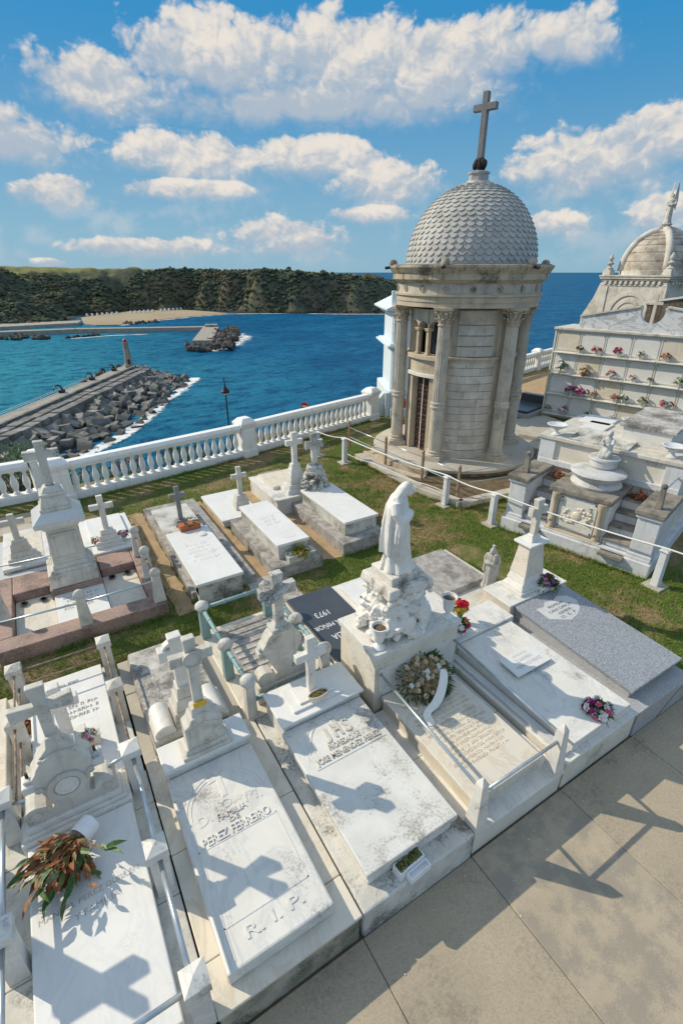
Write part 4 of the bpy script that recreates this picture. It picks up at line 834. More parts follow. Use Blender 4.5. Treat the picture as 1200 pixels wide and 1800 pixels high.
# ------------------------------------------------------------ second row
t = thing('tomb', (-.15, 8.2, G), 'pink granite family plot with low kerb, pale floor slabs and round headed posts', 'tomb')
GK = .56
for (x0, x1, y0, y1) in ((-1.34,1.02,7.12,7.44), (-1.34,-1.14,7.445,9.3), (.80,1.02,7.445,9.3), (-1.135,-.57,8.66,9.28), (.23,.795,8.74,9.28)): box('kerb', 'granite_pink', t, x0, x1, y0, y1, G-.05, GK, .015)
for (x0, x1, y0, y1, m_) in ((-1.13,-.56,7.45,8.65,'marble_cream'), (-.55,.21,7.45,8.42,'marble_clean'), (.22,.79,7.45,8.73,'marble_cream')): box('floor_slab', m_, t, x0, x1, y0, y1, G, .40 if m_ == 'marble_cream' else .47, .006)
carved(4, -.45, .12, 7.85, 8.3, .4702, t, 'letter_grey', seed=21, hgt=.004)
for (x, y) in ((-1.0,8.5), (-.72,8.48), (.38,8.6), (.64,8.62)): MB(Matrix.Translation((x, y, .44))).lathe([(.045,-.012),(.062,0),(.045,.012),(.032,0),(.045,-.012)], 0, 0, 14).build('lifting_ring', 'iron_dark', t, True)
for (x, y) in ((.93,7.25), (.93,8.06), (.93,8.93), (-.17,7.22), (-1.25,7.95)):
    b = MB(); b.cbox(x, y, GK, 1.06, .19, .14, .035); b.build('post', 'marble_old', t, False, .01); MB().ball((x, y, 1.09), (.085,.06,.085), 12, 8).build('post_head', 'marble_old', t, 'all')
rail(t, 'steel', (-1.25,7.3,.94), (-.17,7.22,.94), .016); rail(t, 'steel', (-.17,7.22,.94), (.93,7.25,.94), .016); rail(t, 'rust', (.93,7.25,.94), (.93,8.06,.94), .016); rail(t, 'rust', (.93,8.06,.94), (.93,8.93,.94), .016); rail(t, 'steel', (-1.4,9.05,.94), (.93,8.93,.94), .012)
t = thing('obelisk_monument', (-.19, 8.78, G), 'tall grey marble monument with panelled die and high cross in the pink plot', 'monument')
cx, cy = -.19, 8.78
box('base', 'granite_pink', t, cx-.40, cx+.40, cy-.37, cy+.42, G, .58, .015); box('base_step', 'marble_old', t, cx-.37, cx+.37, cy-.35, cy+.37, .58, .84, .02)
b = MB(); b.cbox(cx, cy, .84, .90, .66, .66, .03); b.cbox(cx, cy, .90, .98, .56, .56, .02); b.build('base_moulding', 'marble_old', t, False, .012)
MB().cbox(cx, cy, .98, 1.62, .50, .50, .02).build('die', 'marble_old', t, False, .008)
b = MB()
for z0, z1, x0, x1 in ((1.06,1.10,-.19,.19),(1.50,1.54,-.19,.19),(1.10,1.50,-.19,-.15),(1.10,1.50,.15,.19)): b.box(cx+x0, cx+x1, cy-.262, cy-.225, z0, z1)
b.build('panel_frame', 'marble_old', t, False, .006)
b = MB(); b.cbox(cx, cy, 1.62, 1.70, .52, .52, -.03); b.cbox(cx, cy, 1.70, 1.78, .72, .72, -.02); b.build('cornice', 'marble_white', t, False, .01)
MB().cbox(cx, cy, 1.78, 1.92, .76, .76, .15).build('cap_slope', 'marble_blue', t, False, .01)
b = MB(); b.cbox(cx, cy, 1.92, 1.98, .46, .46); b.cbox(cx, cy, 1.98, 2.16, .42, .42, .05); b.cbox(cx, cy, 2.16, 2.21, .36, .36); b.cbox(cx, cy, 2.21, 2.30, .30, .30, .06); b.build('cap_steps', 'marble_old', t, False, .012)
add_cross(t, 'stone_stained', cx, cy, 2.28, .50, .76, .125, .11, .54, .01)
def ledger(label, x0, x1, y0, y1, z, cxy, ctop, base='marble_white', top='marble_clean', cw=.36, foot=.16, name='tomb', steps=((.42,.12),(.30,.12)), plinth=None, cm='marble_white', ct=.10):
    """low tomb: plinth, top slab, stepped foot and cross"""
    t = thing(name, ((x0+x1)/2, (y0+y1)/2, G), label, 'tomb')
    if plinth: MB().box(*plinth).build('plinth', 'lichen_dark' if len(plinth) == 6 else base, t, False, .02)
    MB().box(x0+.03, x1-.03, y0+.03, y1-.03, G-.05 if not plinth else plinth[5]-.002, z-.06).build('tomb_body', base, t, False, .008)
    box('slab', top, t, x0, x1, y0, y1, z-.06, z, .01)
    if cxy:
        zz = z; b = MB()
        for w, h in steps: b.cbox(*cxy, zz, zz+h, w, w*.75, .02); zz += h
        b.build('cross_foot', cm, t, False, .012); add_cross(t, cm, *cxy, zz-.01, cw, ctop-zz, ct, ct*.85, (ctop-zz)*.68, .005)
    return t
t = ledger('white tomb with cream inlay and weathered cross beside the tall monument', -1.26, -.50, 9.45, 11.05, .64, (-.93, 9.75), 1.56, 'marble_old', 'marble_white', .38, steps=((.48,.10),(.36,.10),(.30,.16),(.22,.07)), cm='marble_old')
box('inlay', 'marble_cream', t, -1.14, -.60, 9.62, 10.9, .639, .648, .003); box('lower_step', 'marble_blue', t, -1.75, -1.268, 9.2, 11.0, G, .50, .01)
box('front_step', 'marble_blue', t, -1.75, -.52, 9.29, 9.44, G, .55, .01)
t = ledger('white tomb with flower vases at its plain cross behind the pink plot', .08, 1.03, 9.3, 10.95, .60, (.52, 9.62), 1.64, 'marble_cream', 'marble_clean', .42, steps=((.50,.14),(.36,.10),(.26,.10)))
box('front_step', 'marble_cream', t, .20, .98, 9.20, 9.295, G, .50, .01); box('inner_slab', 'marble_clean', t, .22, .90, 9.95, 10.85, .60, .66, .008)
t = ledger('long white slab with dark cross and terracotta flower trough on a lichen base', 1.50, 2.32, 7.06, 9.12, .75, None, 0, 'stone_stained', 'marble_clean', plinth=(1.45, 2.62, 7.28, 11.2, G-.05, .48))
MB().box(1.54, 2.24, 9.13, 10.44, .48, .66).build('rear_body', 'stone_stained', t, False, .01); box('rear_slab', 'stone_stained', t, 1.50, 2.27, 9.125, 10.46, .66, .72, .01)
MB().box(1.53, 2.29, 7.10, 7.30, .3, .68).build('front_body', 'stone_stained', t)
b = MB(); b.cbox(1.90, 9.46, .72, .84, .26, .22, .03); b.build('cross_foot', 'cross_stone', t, False, .01); add_cross(t, 'cross_stone', 1.90, 9.46, .83, .32, .74, .085, .075, .54, .01)
carved(5, 1.68, 2.14, 7.75, 8.5, .7502, t, 'marble_white', seed=31, hgt=.003); MB().lathe([(.09,0),(.08,.02),(.02,.03)], 2.12, 8.75, 14, .75).build('medallion', 'marble_white', t, True)
t = ledger('white slab tomb with moss growing at its front planter on a stone base', 3.10, 3.77, 7.36, 9.33, .88, None, 0, 'stone_stained', 'marble_clean', plinth=(2.92, 3.93, 7.14, 9.45, G-.05, .55))
carved(3, 3.25, 3.62, 8.15, 8.6, .8802, t, 'marble_white', seed=33, hgt=.004); carved(1, 3.3, 3.6, 7.5, 7.62, .8802, t, 'marble_white', seed=34, hgt=.004)
t = ledger('broad white slab tomb with a rockery cross standing behind it', 4.62, 5.44, 7.47, 9.42, .90, None, 0, 'stone_stained', 'marble_clean', plinth=(4.44, 5.50, 7.22, 9.85, G-.05, .58))
b = MB(); rr_ = random.Random(5)
for k in range(110):
    a = rr_.uniform(0, 2*PI); u = rr_.random(); r = .30*(1-.62*u); b.ball((5.0+math.cos(a)*r*1.1, 9.42+math.sin(a)*r*.8, .86+u*.56), (rr_.uniform(.05,.09), rr_.uniform(.05,.08), rr_.uniform(.04,.06)), 6, 4, .35)
b.build('rockery', 'stone_stained', t); add_cross(t, 'stone_stained', 5.0, 9.42, 1.38, .44, .80, .13, .11, .55, .03)
t = ledger('low cream tomb with simple pale cross on a block near the balustrade', 2.80, 3.72, 9.62, 11.2, .48, (3.42, 10.08), 1.50, 'marble_old', 'marble_clean', .36, steps=((.34,.22),(.26,.12)), cm='marble_old')
t = ledger('large white box tomb with a stepped pedestal cross beside the rockery', 4.05, 5.25, 9.5, 11.2, .72, (4.72, 9.86), 2.15, 'marble_white', 'marble_white', .42, steps=((.62,.10),(.50,.10),(.36,.26),(.30,.10),(.24,.12)), ct=.12)
MB().box(4.25, 5.10, 10.1, 11.05, .718, .80).build('inner_slab', 'marble_cream', t, False, .01); MB().box(4.35, 4.95, 11.22, 11.26, .5, .74).build('rear_slab', 'lichen_dark', t)
# ------------------------------------------------------------ round mausoleum with the scaled dome
MC = Vector((10.6, 10.85, 0))
def curved(b, r0, r1, a0, a1, z0, z1, n=6):
    """a curved block of a round wall"""
    v = []; f = []
    for i in range(n+1):
        a = R(a0+(a1-a0)*i/n); c, s_ = math.cos(a), math.sin(a)
        v += [(MC.x+r0*c, MC.y+r0*s_, z0), (MC.x+r1*c, MC.y+r1*s_, z0), (MC.x+r1*c, MC.y+r1*s_, z1), (MC.x+r0*c, MC.y+r0*s_, z1)]
    for i in range(n):
        k = 4*i
        for j in range(4): f.append((k+j, k+(j+1) % 4, k+4+(j+1) % 4, k+4+j))
    f += [(3, 2, 1, 0), (4*n, 4*n+1, 4*n+2, 4*n+3)]
    return b.put(v, f)
def mausoleum():
    t = thing('mausoleum', (MC.x, MC.y, G), 'round sandstone mausoleum with fluted columns and grey fish scale dome topped by a cross', 'mausoleum')
    L = lambda name, mat, prof, n=64: MB().lathe(prof, MC.x, MC.y, n).build(name, mat, t, True)
    L('plinth', 'coping_dark', [(2.30,G-.1),(2.30,.52),(2.2,.52)]); L('floor', 'concrete_path', [(2.38,.50),(2.42,.53),(2.42,.60),(2.36,.64),(1.0,.64)])
    # door bay faces -x: curved steps
    for k, (r, z0, z1) in enumerate(((2.75,G-.05,.42),(2.50,.42,.56))): b = MB(); curved(b, 1.2, r, 152, 212, z0, z1, 10); b.build('door_step', 'sandstone', t, False, .01)
    # wall: core, base course, courses of blocks, string course, upper panels
    b = MB(); curved(b, 1.15, 1.40, 205, 515, .6, 4.55, 46); b.build('wall_core', 'sandstone_pale', t)
    for (a0, a1) in ((213, 267), (273, 327), (333, 387), (93, 147)):
        b = MB(); curved(b, 1.38, 1.50, a0, a1, .64, .86, 8); b.build('base_course', 'sandstone_wall', t, False, .012)
        z = .865; k = 0; full = a0 in (213, 273)
        hs = [.205]*12 if full else [1.23, 1.23]
        for h in hs:
            cut = [a0+1.5, a0+1.5+(18 if k % 2 else 33), a1-1.5] if full else [a0+1.5, a1-1.5]
            for p, q in zip(cut, cut[1:]): b = MB(); curved(b, 1.38, 1.452+random.uniform(0, .008), p+.12, q-.12, z+.004, z+h-.004, 5); b.build('wall_block', 'sandstone_wall', t, False, .006)
            z += h; k += 1
        b = MB(); curved(b, 1.38, 1.53, a0-4, a1+4, 3.335, 3.39, 8); curved(b, 1.38, 1.50, a0-4, a1+4, 3.28, 3.335, 8); b.build('string_course', 'sandstone', t, False, .008)
        for i, (z0, z1) in enumerate(((3.40,3.66),(3.67,3.92),(3.93,4.18),(4.19,4.53))): b = MB(); curved(b, 1.38, 1.45, a0+8, a1-8, z0+.006, z1-.006, 5); b.build('wall_panel', 'sandstone_wall' if i < 3 else 'sandstone_pale', t, False, .008)
    for a in (210, 270, 330, 30, 90, 150): b = MB(); curved(b, 1.38, 1.475, a-6, a+6, .64, 4.55, 3); b.build('pilaster', 'sandstone', t, False, .01)
    # door bay at 180 degrees
    for a0, a1 in ((154, 166), (194, 206)): b = MB(); curved(b, 1.2, 1.47, a0, a1, .64, 2.80, 3); b.build('door_jamb', 'sandstone', t, False, .01)
    b = MB(); curved(b, 1.2, 1.55, 154, 206, 2.80, 2.90, 10); b.build('lintel', 'marble_white', t, False, .01)
    b = MB(); curved(b, 1.2, 1.49, 154, 206, 2.90, 3.26, 10); b.build('lintel_frieze', 'sandstone', t, False, .01)
    b = MB(); curved(b, 1.2, 1.58, 153, 207, 3.26, 3.38, 10); b.build('sill', 'sandstone', t, False, .015)
    b = MB(); curved(b, 1.0, 1.05, 150, 210, .6, 4.5, 8); b.build('inner_back', 'glass_dark', t)
    d = MB(); W_ = lambda r, a, z: (MC.x+r*math.cos(R(a)), MC.y+r*math.sin(R(a)), z)
    for a in np.linspace(167, 193, 13): d.tube([W_(1.28, a, .66), W_(1.28, a, 2.72)], .013, 5)
    for z in np.linspace(.70, 2.70, 15): d.tube([W_(1.285, a, z) for a in np.linspace(167, 193, 7)], .011, 5)
    for z in np.linspace(.85, 2.5, 9):
        for a in np.linspace(169, 191, 6): d.ball(W_(1.30, a, z), .035, 6, 4)
    g_ = d.build('door_grille', 'iron_rust', t, recalc=False); MB().tube([W_(1.31, 180, .66), W_(1.31, 180, 2.72)], .016, 6).build('door_meeting_bar', 'rope_white', g_)
    for a in (172, 188): MB().cbox(*W_(1.43, a, 0)[:2], 3.38, 3.98, .10, .10).cbox(*W_(1.43, a, 0)[:2], 3.98, 4.06, .15, .15, -.02).cbox(*W_(1.43, a, 0)[:2], 3.38, 3.44, .14, .14).build('window_colonnette', 'sandstone', t, True, .01)
    for a0 in (157, 173, 189):
        b = MB(); n = 8; rad = 7.6; mid = a0+7
        for i in range(n):
            q0, q1 = 180-180*i/n, 180-180*(i+1)/n
            A0, A1 = mid-rad*math.cos(R(q0))*-1, mid-rad*math.cos(R(q1))*-1; h0, h1 = 4.05+.19*math.sin(R(q0)), 4.05+.19*math.sin(R(q1))
            v = [W_(r, A, z) for r in (1.25, 1.47) for A, z in ((A0, h0), (A1, h1), (A1, 4.52), (A0, 4.52))]
            b.put(v, [(0,1,2,3),(7,6,5,4),(0,4,5,1),(1,5,6,2),(2,6,7,3),(3,7,4,0)])
        b.build('window_arch', 'sandstone_pale', t)
    for a0, a1 in ((154, 158.5), (201.5, 206)): b = MB(); curved(b, 1.2, 1.46, a0, a1, 3.38, 4.53, 2); b.build('window_jamb', 'sandstone', t, False, .008)
    # six columns
    for a in (150, 210, 270, 330, 30, 90):
        x, y = MC.x+1.73*math.cos(R(a)), MC.y+1.73*math.sin(R(a)); pd = MB(); pd.M = Matrix.Translation((x, y, 0)) @ Matrix.Rotation(R(a), 4, 'Z'); pd.cbox(0, 0, .55, .78, .50, .50).cbox(0, 0, .60, .76, .54, .54, .02)
        c = MB().lathe([(.175,.86),(.178,.9),(.172,2.10)], x, y, 28).build('column', 'sandstone_pale', t, True)
        pd.build('column_pedestal', 'sandstone', c, False, .012)
        MB().lathe([(.235,.78),(.245,.80),(.235,.83),(.20,.84),(.19,.87),(.215,.885),(.215,.905),(.18,.92)], x, y, 28).build('column_base', 'sandstone_pale', c, True)
        MB().lathe([(.175,2.08),(.20,2.10),(.205,2.14),(.185,2.16),(.185,2.20),(.20,2.215),(.195,2.25),(.17,2.27)], x, y, 28).build('column_band', 'sandstone_pale', c, True)
        MB().lathe([(.170,2.26),(.168,3.0),(.152,4.17)], x, y, 40, 0, 1, .085).build('column_flutes', 'sandstone_pale', c, False)
        b = MB(); b.lathe([(.155,4.16),(.175,4.18),(.175,4.21),(.15,4.23),(.15,4.36),(.17,4.46),(.22,4.54)], x, y, 20)
        for ring_, (z0, rr, nn, ln) in enumerate(((4.22,.155,10,.15), (4.34,.165,10,.16))):
            for i in range(nn):
                q = 2*PI*(i+.5*ring_)/nn; dx, dy = math.cos(q), math.sin(q); sx, sy = -dy*.04, dx*.04
                v = [(x+dx*rr-sx, y+dy*rr-sy, z0), (x+dx*rr+sx, y+dy*rr+sy, z0), (x+dx*(rr+.03)+sx*1.2, y+dy*(rr+.03)+sy*1.2, z0+ln*.75), (x+dx*(rr+.10), y+dy*(rr+.10), z0+ln), (x+dx*(rr+.03)-sx*1.2, y+dy*(rr+.03)-sy*1.2, z0+ln*.75), (x+dx*(rr+.10), y+dy*(rr+.10), z0+ln*.78)]
                b.put(v, [(0,1,2,4),(4,2,3),(2,5,3),(3,5,4)])
        for k in range(4): q = R(a)+PI/4+k*PI/2; b.ball((x+.25*math.cos(q), y+.25*math.sin(q), 4.50), .045, 8, 6)
        b.M = Matrix.Translation((x, y, 0)) @ Matrix.Rotation(R(a), 4, 'Z'); b.cbox(0, 0, 4.54, 4.60, .46, .46, -.01)
        b.build('capital', 'sandstone', c, False)
    # entablature and gutter cornice
    L('architrave', 'sandstone', [(1.5,4.60),(1.88,4.60),(1.88,4.72),(1.90,4.72),(1.90,4.84),(1.95,4.86),(1.95,4.90),(1.5,4.90)], 72); L('frieze', 'sandstone_pale', [(1.5,4.90),(1.87,4.90),(1.87,5.16),(1.5,5.16)], 72)
    for k in range(18):
        a = k*20+10; b = MB(Matrix.Translation(W_(1.87, a, 5.03)) @ Matrix.Rotation(R(a), 4, 'Z') @ Matrix.Rotation(R(90), 4, 'Y')); b.lathe([(.075,0),(.075,.03),(.055,.03),(.05,.012),(.028,.012),(.022,.03),(.002,.03)], 0, 0, 14); b.build('frieze_rosette', 'sandstone_cap', t, True)
    L('cornice', 'sandstone_cap', [(1.5,5.16),(1.92,5.16),(1.96,5.21),(2.02,5.23),(2.02,5.36),(2.06,5.39),(2.10,5.47),(2.13,5.50),(2.13,5.55),(2.05,5.56),(1.5,5.56)], 72); L('gutter_lining', 'cross_stone', [(1.6,5.555),(2.06,5.557),(2.06,5.575),(1.6,5.58)], 72)
    for a in (150, 210, 270, 330, 30, 90):
        x, y, _ = W_(2.04, a, 0); MB().lathe([(.10,5.55),(.11,5.60),(.09,5.66),(.05,5.69),(.01,5.70)], x, y, 12).build('gutter_boss', 'sandstone_cap', t, True); MB().tube([W_(2.02,a,5.52), W_(2.26,a,5.49)], .035, 8).build('spout', 'iron_dark', t)
    # dome: shell under overlapping fish scales
    ax, hz, z0 = 1.66, 1.82, 5.58
    pr = [(ax*math.cos(R(e)), z0+hz*math.sin(R(e))) for e in np.linspace(0, 84, 22)]; L('dome_shell', 'scale_stone', pr, 56)
    rows = 21; cand = []
    rs = np.linspace(1, 80, rows)
    for i, e in enumerate(rs):
        n = max(10, int(round(52*math.cos(R(e))**.9))) if e < 74 else 10
        for k in range(n): cand.append((e, (k+.5*(i % 2))*360/n, n))
    view = Vector((-MC.x, -MC.y, 5.4-6.4)).normalized()
    def scale_geo(e, a, n):
        w = 2*PI*ax*math.cos(R(e))/n*.53; h = .212*(1 if e < 60 else .8); ca, sa = math.cos(R(a)), math.sin(R(a)); r = ax*math.cos(R(e)); c = Vector((MC.x+r*ca, MC.y+r*sa, z0+hz*math.sin(R(e))))
        nrm = Vector((math.cos(R(e))/ax*ca, math.cos(R(e))/ax*sa, math.sin(R(e))/hz)).normalized(); tg = Vector((-sa, ca, 0)); upv = nrm.cross(tg)*-1
        if upv.z < 0: upv = -upv
        o = [(-1, .5), (-1, 0), (-.8, -.28), (-.4, -.46), (0, -.54), (.4, -.46), (.8, -.28), (1, 0), (1, .5)]
        P = lambda u, v_, q: c+tg*(u*w)+upv*(v_*h)+nrm*(q+(.026-.036*(v_+.54)))-nrm*((u*w)**2/(2*max(r, .5)))
        v = [P(u, v_, .012) for u, v_ in o]+[P(u, v_, -.022) for u, v_ in o]; n_ = len(o)
        return v, [tuple(range(n_))]+[(i, i+n_, i+n_+1, i+1) for i in range(n_-1)], nrm
    sc = []
    for e, a, n in cand: v, f, nrm = scale_geo(e, a, n); sc.append((nrm.dot(view)*math.cos(R(e))**.4, v, f))
    sc.sort(key=lambda q: -q[0]); rest = MB()
    for i, (_, v, f) in enumerate(sc):
        if i < 298: MB().put(v, f).build('dome_scale', 'scale_stone', t, recalc=True)
        else: rest.put(v, f)
    o = rest.build('dome_scales', 'scale_stone', t, recalc=False); o['kind'] = 'stuff'
    L('finial_base', 'scale_stone', [(.42,7.33),(.40,7.37),(.30,7.40),(.28,7.44),(.1,7.44)], 24); MB().lathe([(.24,7.42),(.24,7.58),(.27,7.59),(.27,7.63),(.13,7.66)], MC.x, MC.y, 8).build('finial_block', 'scale_stone', t)
    b = MB(); b.lathe([(.12,7.64),(.10,7.70),(.15,7.78),(.13,7.88),(.10,7.92)], MC.x, MC.y, 12)
    for k in range(10): q = 2*PI*k/10; b.ball((MC.x+.13*math.cos(q), MC.y+.13*math.sin(q), 7.76+.05*(k % 2)), (.05,.05,.09), 6, 5)
    b.build('finial_leaves', 'iron_dark', t)
    CM = Matrix.Translation((MC.x, MC.y, 0)) @ Matrix.Rotation(R(-68), 4, 'Z')
    b = MB(CM); b.prism([(p, 7.90+q) for p, q in cross_outline(.58, 1.32, .14, 1.02)], -.075, .075, 'y'); b.build('dome_cross', 'cross_stone', t, False, .012)
mausoleum()
# low railing and kerb round the mausoleum
t = thing('low_railing', (8.2, 9.0, G), 'low rusty iron post railing on a stone kerb around the mausoleum', 'railing')
KP = [(7.85,11.9),(7.80,8.95),(8.05,7.72),(9.9,7.55),(11.0,8.0)]
for a, b in zip(KP, KP[1:]):
    A, B = Vector((*a, 0)), Vector((*b, 0)); d = (B-A).normalized(); s_ = Vector((d.y, -d.x, 0))*.13; MB().prism([((A+s_-d*.02).x,(A+s_-d*.02).y),((B+s_).x,(B+s_).y),((B-s_).x,(B-s_).y),((A-s_-d*.02).x,(A-s_-d*.02).y)], G-.05, .46, 'z').build('kerb', 'sandstone_pale', t, False, .012)
MB().prism([(7.95,11.8),(7.92,8.95),(8.15,7.82),(9.9,7.68),(11.0,8.1),(11.0,9),(8.6,11.8)], G-.04, .40, 'z').build('bed', 'soil', t)
FP = [(7.95,12.6),(8.0,10.75),(8.13,9.3),(8.17,8.0)]
for (x, y) in FP+[(13.1,9.0),(12.9,8.75)]: b = MB(); b.cbox(x, y, .44, 1.18, .055, .055); b.lathe([(.03,1.18),(.045,1.21),(.02,1.25),(.002,1.29)], x, y, 8); b.build('post', 'rust', t)
for z in (.78, 1.08):
    for a, b in zip(FP, FP[1:]): rail(t, 'patina' if z < 1 else 'steel', (*a, z), (*b, z), .014)
    rail(t, 'patina', (8.17,8.0,z), (10.3,7.55,z), .012); rail(t, 'patina', (11.0,8.0,z), (13.0,8.9,z), .012)
# ------------------------------------------------------------ white balustrade on the edge of the cliff
BPROF = [(.075,0),(.075,.05),(.05,.06),(.045,.10),(.075,.20),(.083,.27),(.075,.34),(.05,.44),(.038,.50),(.048,.53),(.07,.56),(.07,.60)]
bal_me = MB().lathe(BPROF, 0, 0, 12).mesh(name='baluster'); bal_me.materials.append(MATS['whitewash'])
for p_ in bal_me.polygons: p_.use_smooth = True
def balustrade(a, b, label, n, z0=G, top=1.10):
    A, B = Vector((*a, 0)), Vector((*b, 0)); d = B-A; L = d.length; t = thing('balustrade', (*a, z0), label, 'balustrade', 'white balustrade sections', rz=math.atan2(d.y, d.x))
    hb = .20
    MB().box(0, L, -.13, .13, -.4, hb-.04).box(0, L, -.115, .115, hb-.04, hb).build('plinth', 'whitewash', t, False, .01, world=False)
    MB().box(0, L, -.14, .14, hb+.60, hb+.665).box(0, L, -.165, .165, hb+.665, hb+.73).box(0, L, -.14, .14, hb+.73, hb+.80, .0, .03).build('top_rail', 'whitewash', t, False, .012, world=False)
    for i in range(n):
        o = bpy.data.objects.new('baluster', bal_me); col.objects.link(o); o.parent = t; o.location = ((i+.5)*L/n, 0, hb)
def pillar(x, y, rz, label, h=1.14, w=.44):
    t = thing('balustrade_pillar', (x, y, G), label, 'pillar', 'white balustrade pillars', rz=rz); s_ = w/2
    MB().cbox(0, 0, -.4, .22, w+.08, w+.08).build('foot', 'whitewash', t, False, .012, world=False); MB().cbox(0, 0, .22, h-.22, w, w).build('shaft', 'whitewash', t, False, .012, world=False)
    MB().box(-s_*.6, s_*.6, -s_-.012, -s_+.01, .32, h-.32).build('panel', 'whitewash', t, False, .008, world=False)
    MB().cbox(0, 0, h-.22, h-.15, w+.05, w+.05, -.02).cbox(0, 0, h-.15, h-.08, w+.10, w+.10).cbox(0, 0, h-.08, h+.04, w+.08, w+.08, .12).build('cap', 'whitewash', t, False, .015, world=False)
BA = math.atan2(1.0, 5.1); BB = math.atan2(1.45, 5.65)
balustrade((-7.5,13.55), (-.62,13.62), 'white balustrade section running off the left edge', 27)
balustrade((.18,13.12), (4.85,13.92), 'white balustrade section left of the lamp post', 20)
balustrade((5.30,14.08), (10.45,15.35), 'white balustrade section right of the lamp post, under the round red sign', 22)
balustrade((16.5,17.05), (24.6,19.25), 'white balustrade section mostly hidden behind the mausoleum', 32); balustrade((25.1,19.4), (33,21.5), 'white balustrade section beside the niche wall in the distance', 34)
pillar(-.08, 13.05, BA, 'panelled white balustrade pillar behind the tall monument', 1.10, .46); pillar(-.42, 13.62, BA, 'plain white pillar close behind the panelled one', 1.2, .36); pillar(5.08, 13.98, BA, 'white balustrade pillar next to the lamp post'); pillar(10.70, 15.45, BB, 'white balustrade pillar beside the pale blue pantheon', 1.16); pillar(24.85, 19.33, BB, 'white balustrade pillar right of the mausoleum in the distance', 1.15)
# ------------------------------------------------------------ pale blue pantheon behind the mausoleum
t = thing('pantheon', (11.72, 15.75, G), 'tall pale blue and white pantheon half hidden behind the mausoleum', 'building', rz=R(-27)); PB = dict(world=False); t.scale = (1, 1, .925)
MB().box(-.02, 3.2, -.02, 3.0, -.1, .92).build('base', 'pantheon_paint', t, False, .02, **PB); MB().box(.20, 3.0, .20, 2.8, .92, 4.10).build('wall', 'pantheon_paint', t, False, .01, **PB)
for (z0, z1) in ((.95, 2.62), (2.9, 3.95)):
    for k in range(3):
        h = (z1-z0)/3
        MB().box(.14, .44, .10, .22, z0+k*h+.006, z0+(k+1)*h-.006).build('pilaster_block', 'pantheon_paint', t, False, .012, **PB); MB().box(.10, .22, .225, .44, z0+k*h+.006, z0+(k+1)*h-.006).build('pilaster_block', 'pantheon_paint', t, False, .012, **PB)
MB().box(.50, .58, .13, .21, .95, 3.95).build('pilaster_strip', 'pantheon_paint', t, False, .01, **PB)
for z0, z1, o in ((.86,.95,.06), (2.66,2.72,-.02), (2.72,2.80,-.10), (2.80,2.86,.0), (3.98,4.06,.02), (4.06,4.14,-.08), (4.14,4.20,-.20)): MB().box(o, 3.2-o, o, 3.0-o, z0, z1).build('cornice', 'pantheon_paint', t, False, .01, **PB)
MB().prism([(-.22,4.20),(3.42,4.20),(1.6,5.1)], -.2, 3.2, 'y').build('roof', 'pantheon_paint', t, False, .01, **PB); MB().cbox(.10, .10, 4.20, 4.85, .20, .20, .01).build('pinnacle', 'pantheon_paint', t, False, .02, **PB)
MB().box(-.18, -.025, -.5, .0, -.1, 1.0).prism([(-.2,-.1),(-.65,-.1),(-.65,.45),(-.2,1.0)], -.35, -.18, 'y').build('wing_wall', 'pantheon_paint', t, False, .02, **PB); MB().box(.0, .9, -.62, -.06, -.1, .35).build('planter_block', 'pantheon_paint', t, False, .02, **PB)
tp = thing('flower_pot', (12.15, 15.2, G+.33), 'terracotta flower pot at the foot of the pale blue pantheon', 'flower pot'); MB().lathe([(.10,0),(.15,.22),(.17,.22),(.17,.27),(.14,.27),(.13,.22)], 12.15, 15.2, 14, G+.33).build('pot', 'terracotta', tp, True)
# ------------------------------------------------------------ family vault with two stairs and a small fountain basin
t = thing('family_vault', (8.78, 3.64, G), 'blue white family vault with twin stairs, carved crest panel and dark copings', 'tomb', rz=R(14.3))
V = lambda name, mat, x0, x1, y0, y1, z0, z1, bev=.01: MB().box(x0, x1, y0, y1, z0-G, z1-G).build(name, mat, t, False, bev, world=False)
V('plinth', 'painted_block', 0, 3.6, 0, 2.96, .1, .58, .02); V('plinth_step', 'painted_block', .04, .14, .04, 2.92, .58, .63)
for y0, y1 in ((.0+.05, .42), (2.54, 2.90)):
    V('stair_pier', 'painted_block', .07, 1.15, y0, y1, .58, 1.48, .01); V('pier_foot', 'painted_block', .05, .10, y0-.02, y1+.02, .58, .70); V('pier_coping', 'coping_dark', .0, 1.25, y0-.06, y1+.06, 1.48, 1.58, .02); V('pier_moulding', 'painted_block', .03, 1.2, y0-.03, y1+.03, 1.42, 1.478)
for y0, y1 in ((.43, .92), (2.04, 2.53)):
    for k in range(4): V('stair_riser', 'painted_block', .16+k*.24, 1.2, y0, y1, .58+k*.20, .58+(k+1)*.20-.035, .004); V('stair_tread', 'coping_dark', .12+k*.24, .42+k*.24, y0, y1, .58+(k+1)*.20-.035, .58+(k+1)*.20, .012)
    V('stair_tread', 'coping_dark', -.10, .15, y0+.02, y1-.02, .50, .58, .015)
V('table_body', 'painted_block', .16, 1.2, .93, 2.03, .58, 1.44); V('table_coping', 'coping_dark', .08, 1.25, .88, 2.08, 1.44, 1.55, .02)
V('table_foot', 'sandstone', .05, .16, .93, 2.03, .58, .66)
for y in (1.04, 1.92): MB().lathe([(.07,.66-G),(.075,.70-G),(.06,.74-G),(.06,1.26-G),(.085,1.32-G),(.09,1.44-G)], .13, y, 12).build('panel_column', 'sandstone', t, True, world=False)
V('crest_panel', 'marble_white', .13, .17, 1.12, 1.84, .70, 1.40, .012)
b = MB(); pf = lambda y, z: (.125, y, z-G)
b.ball(pf(1.48,1.02), (.03,.10,.11), 14, 8)
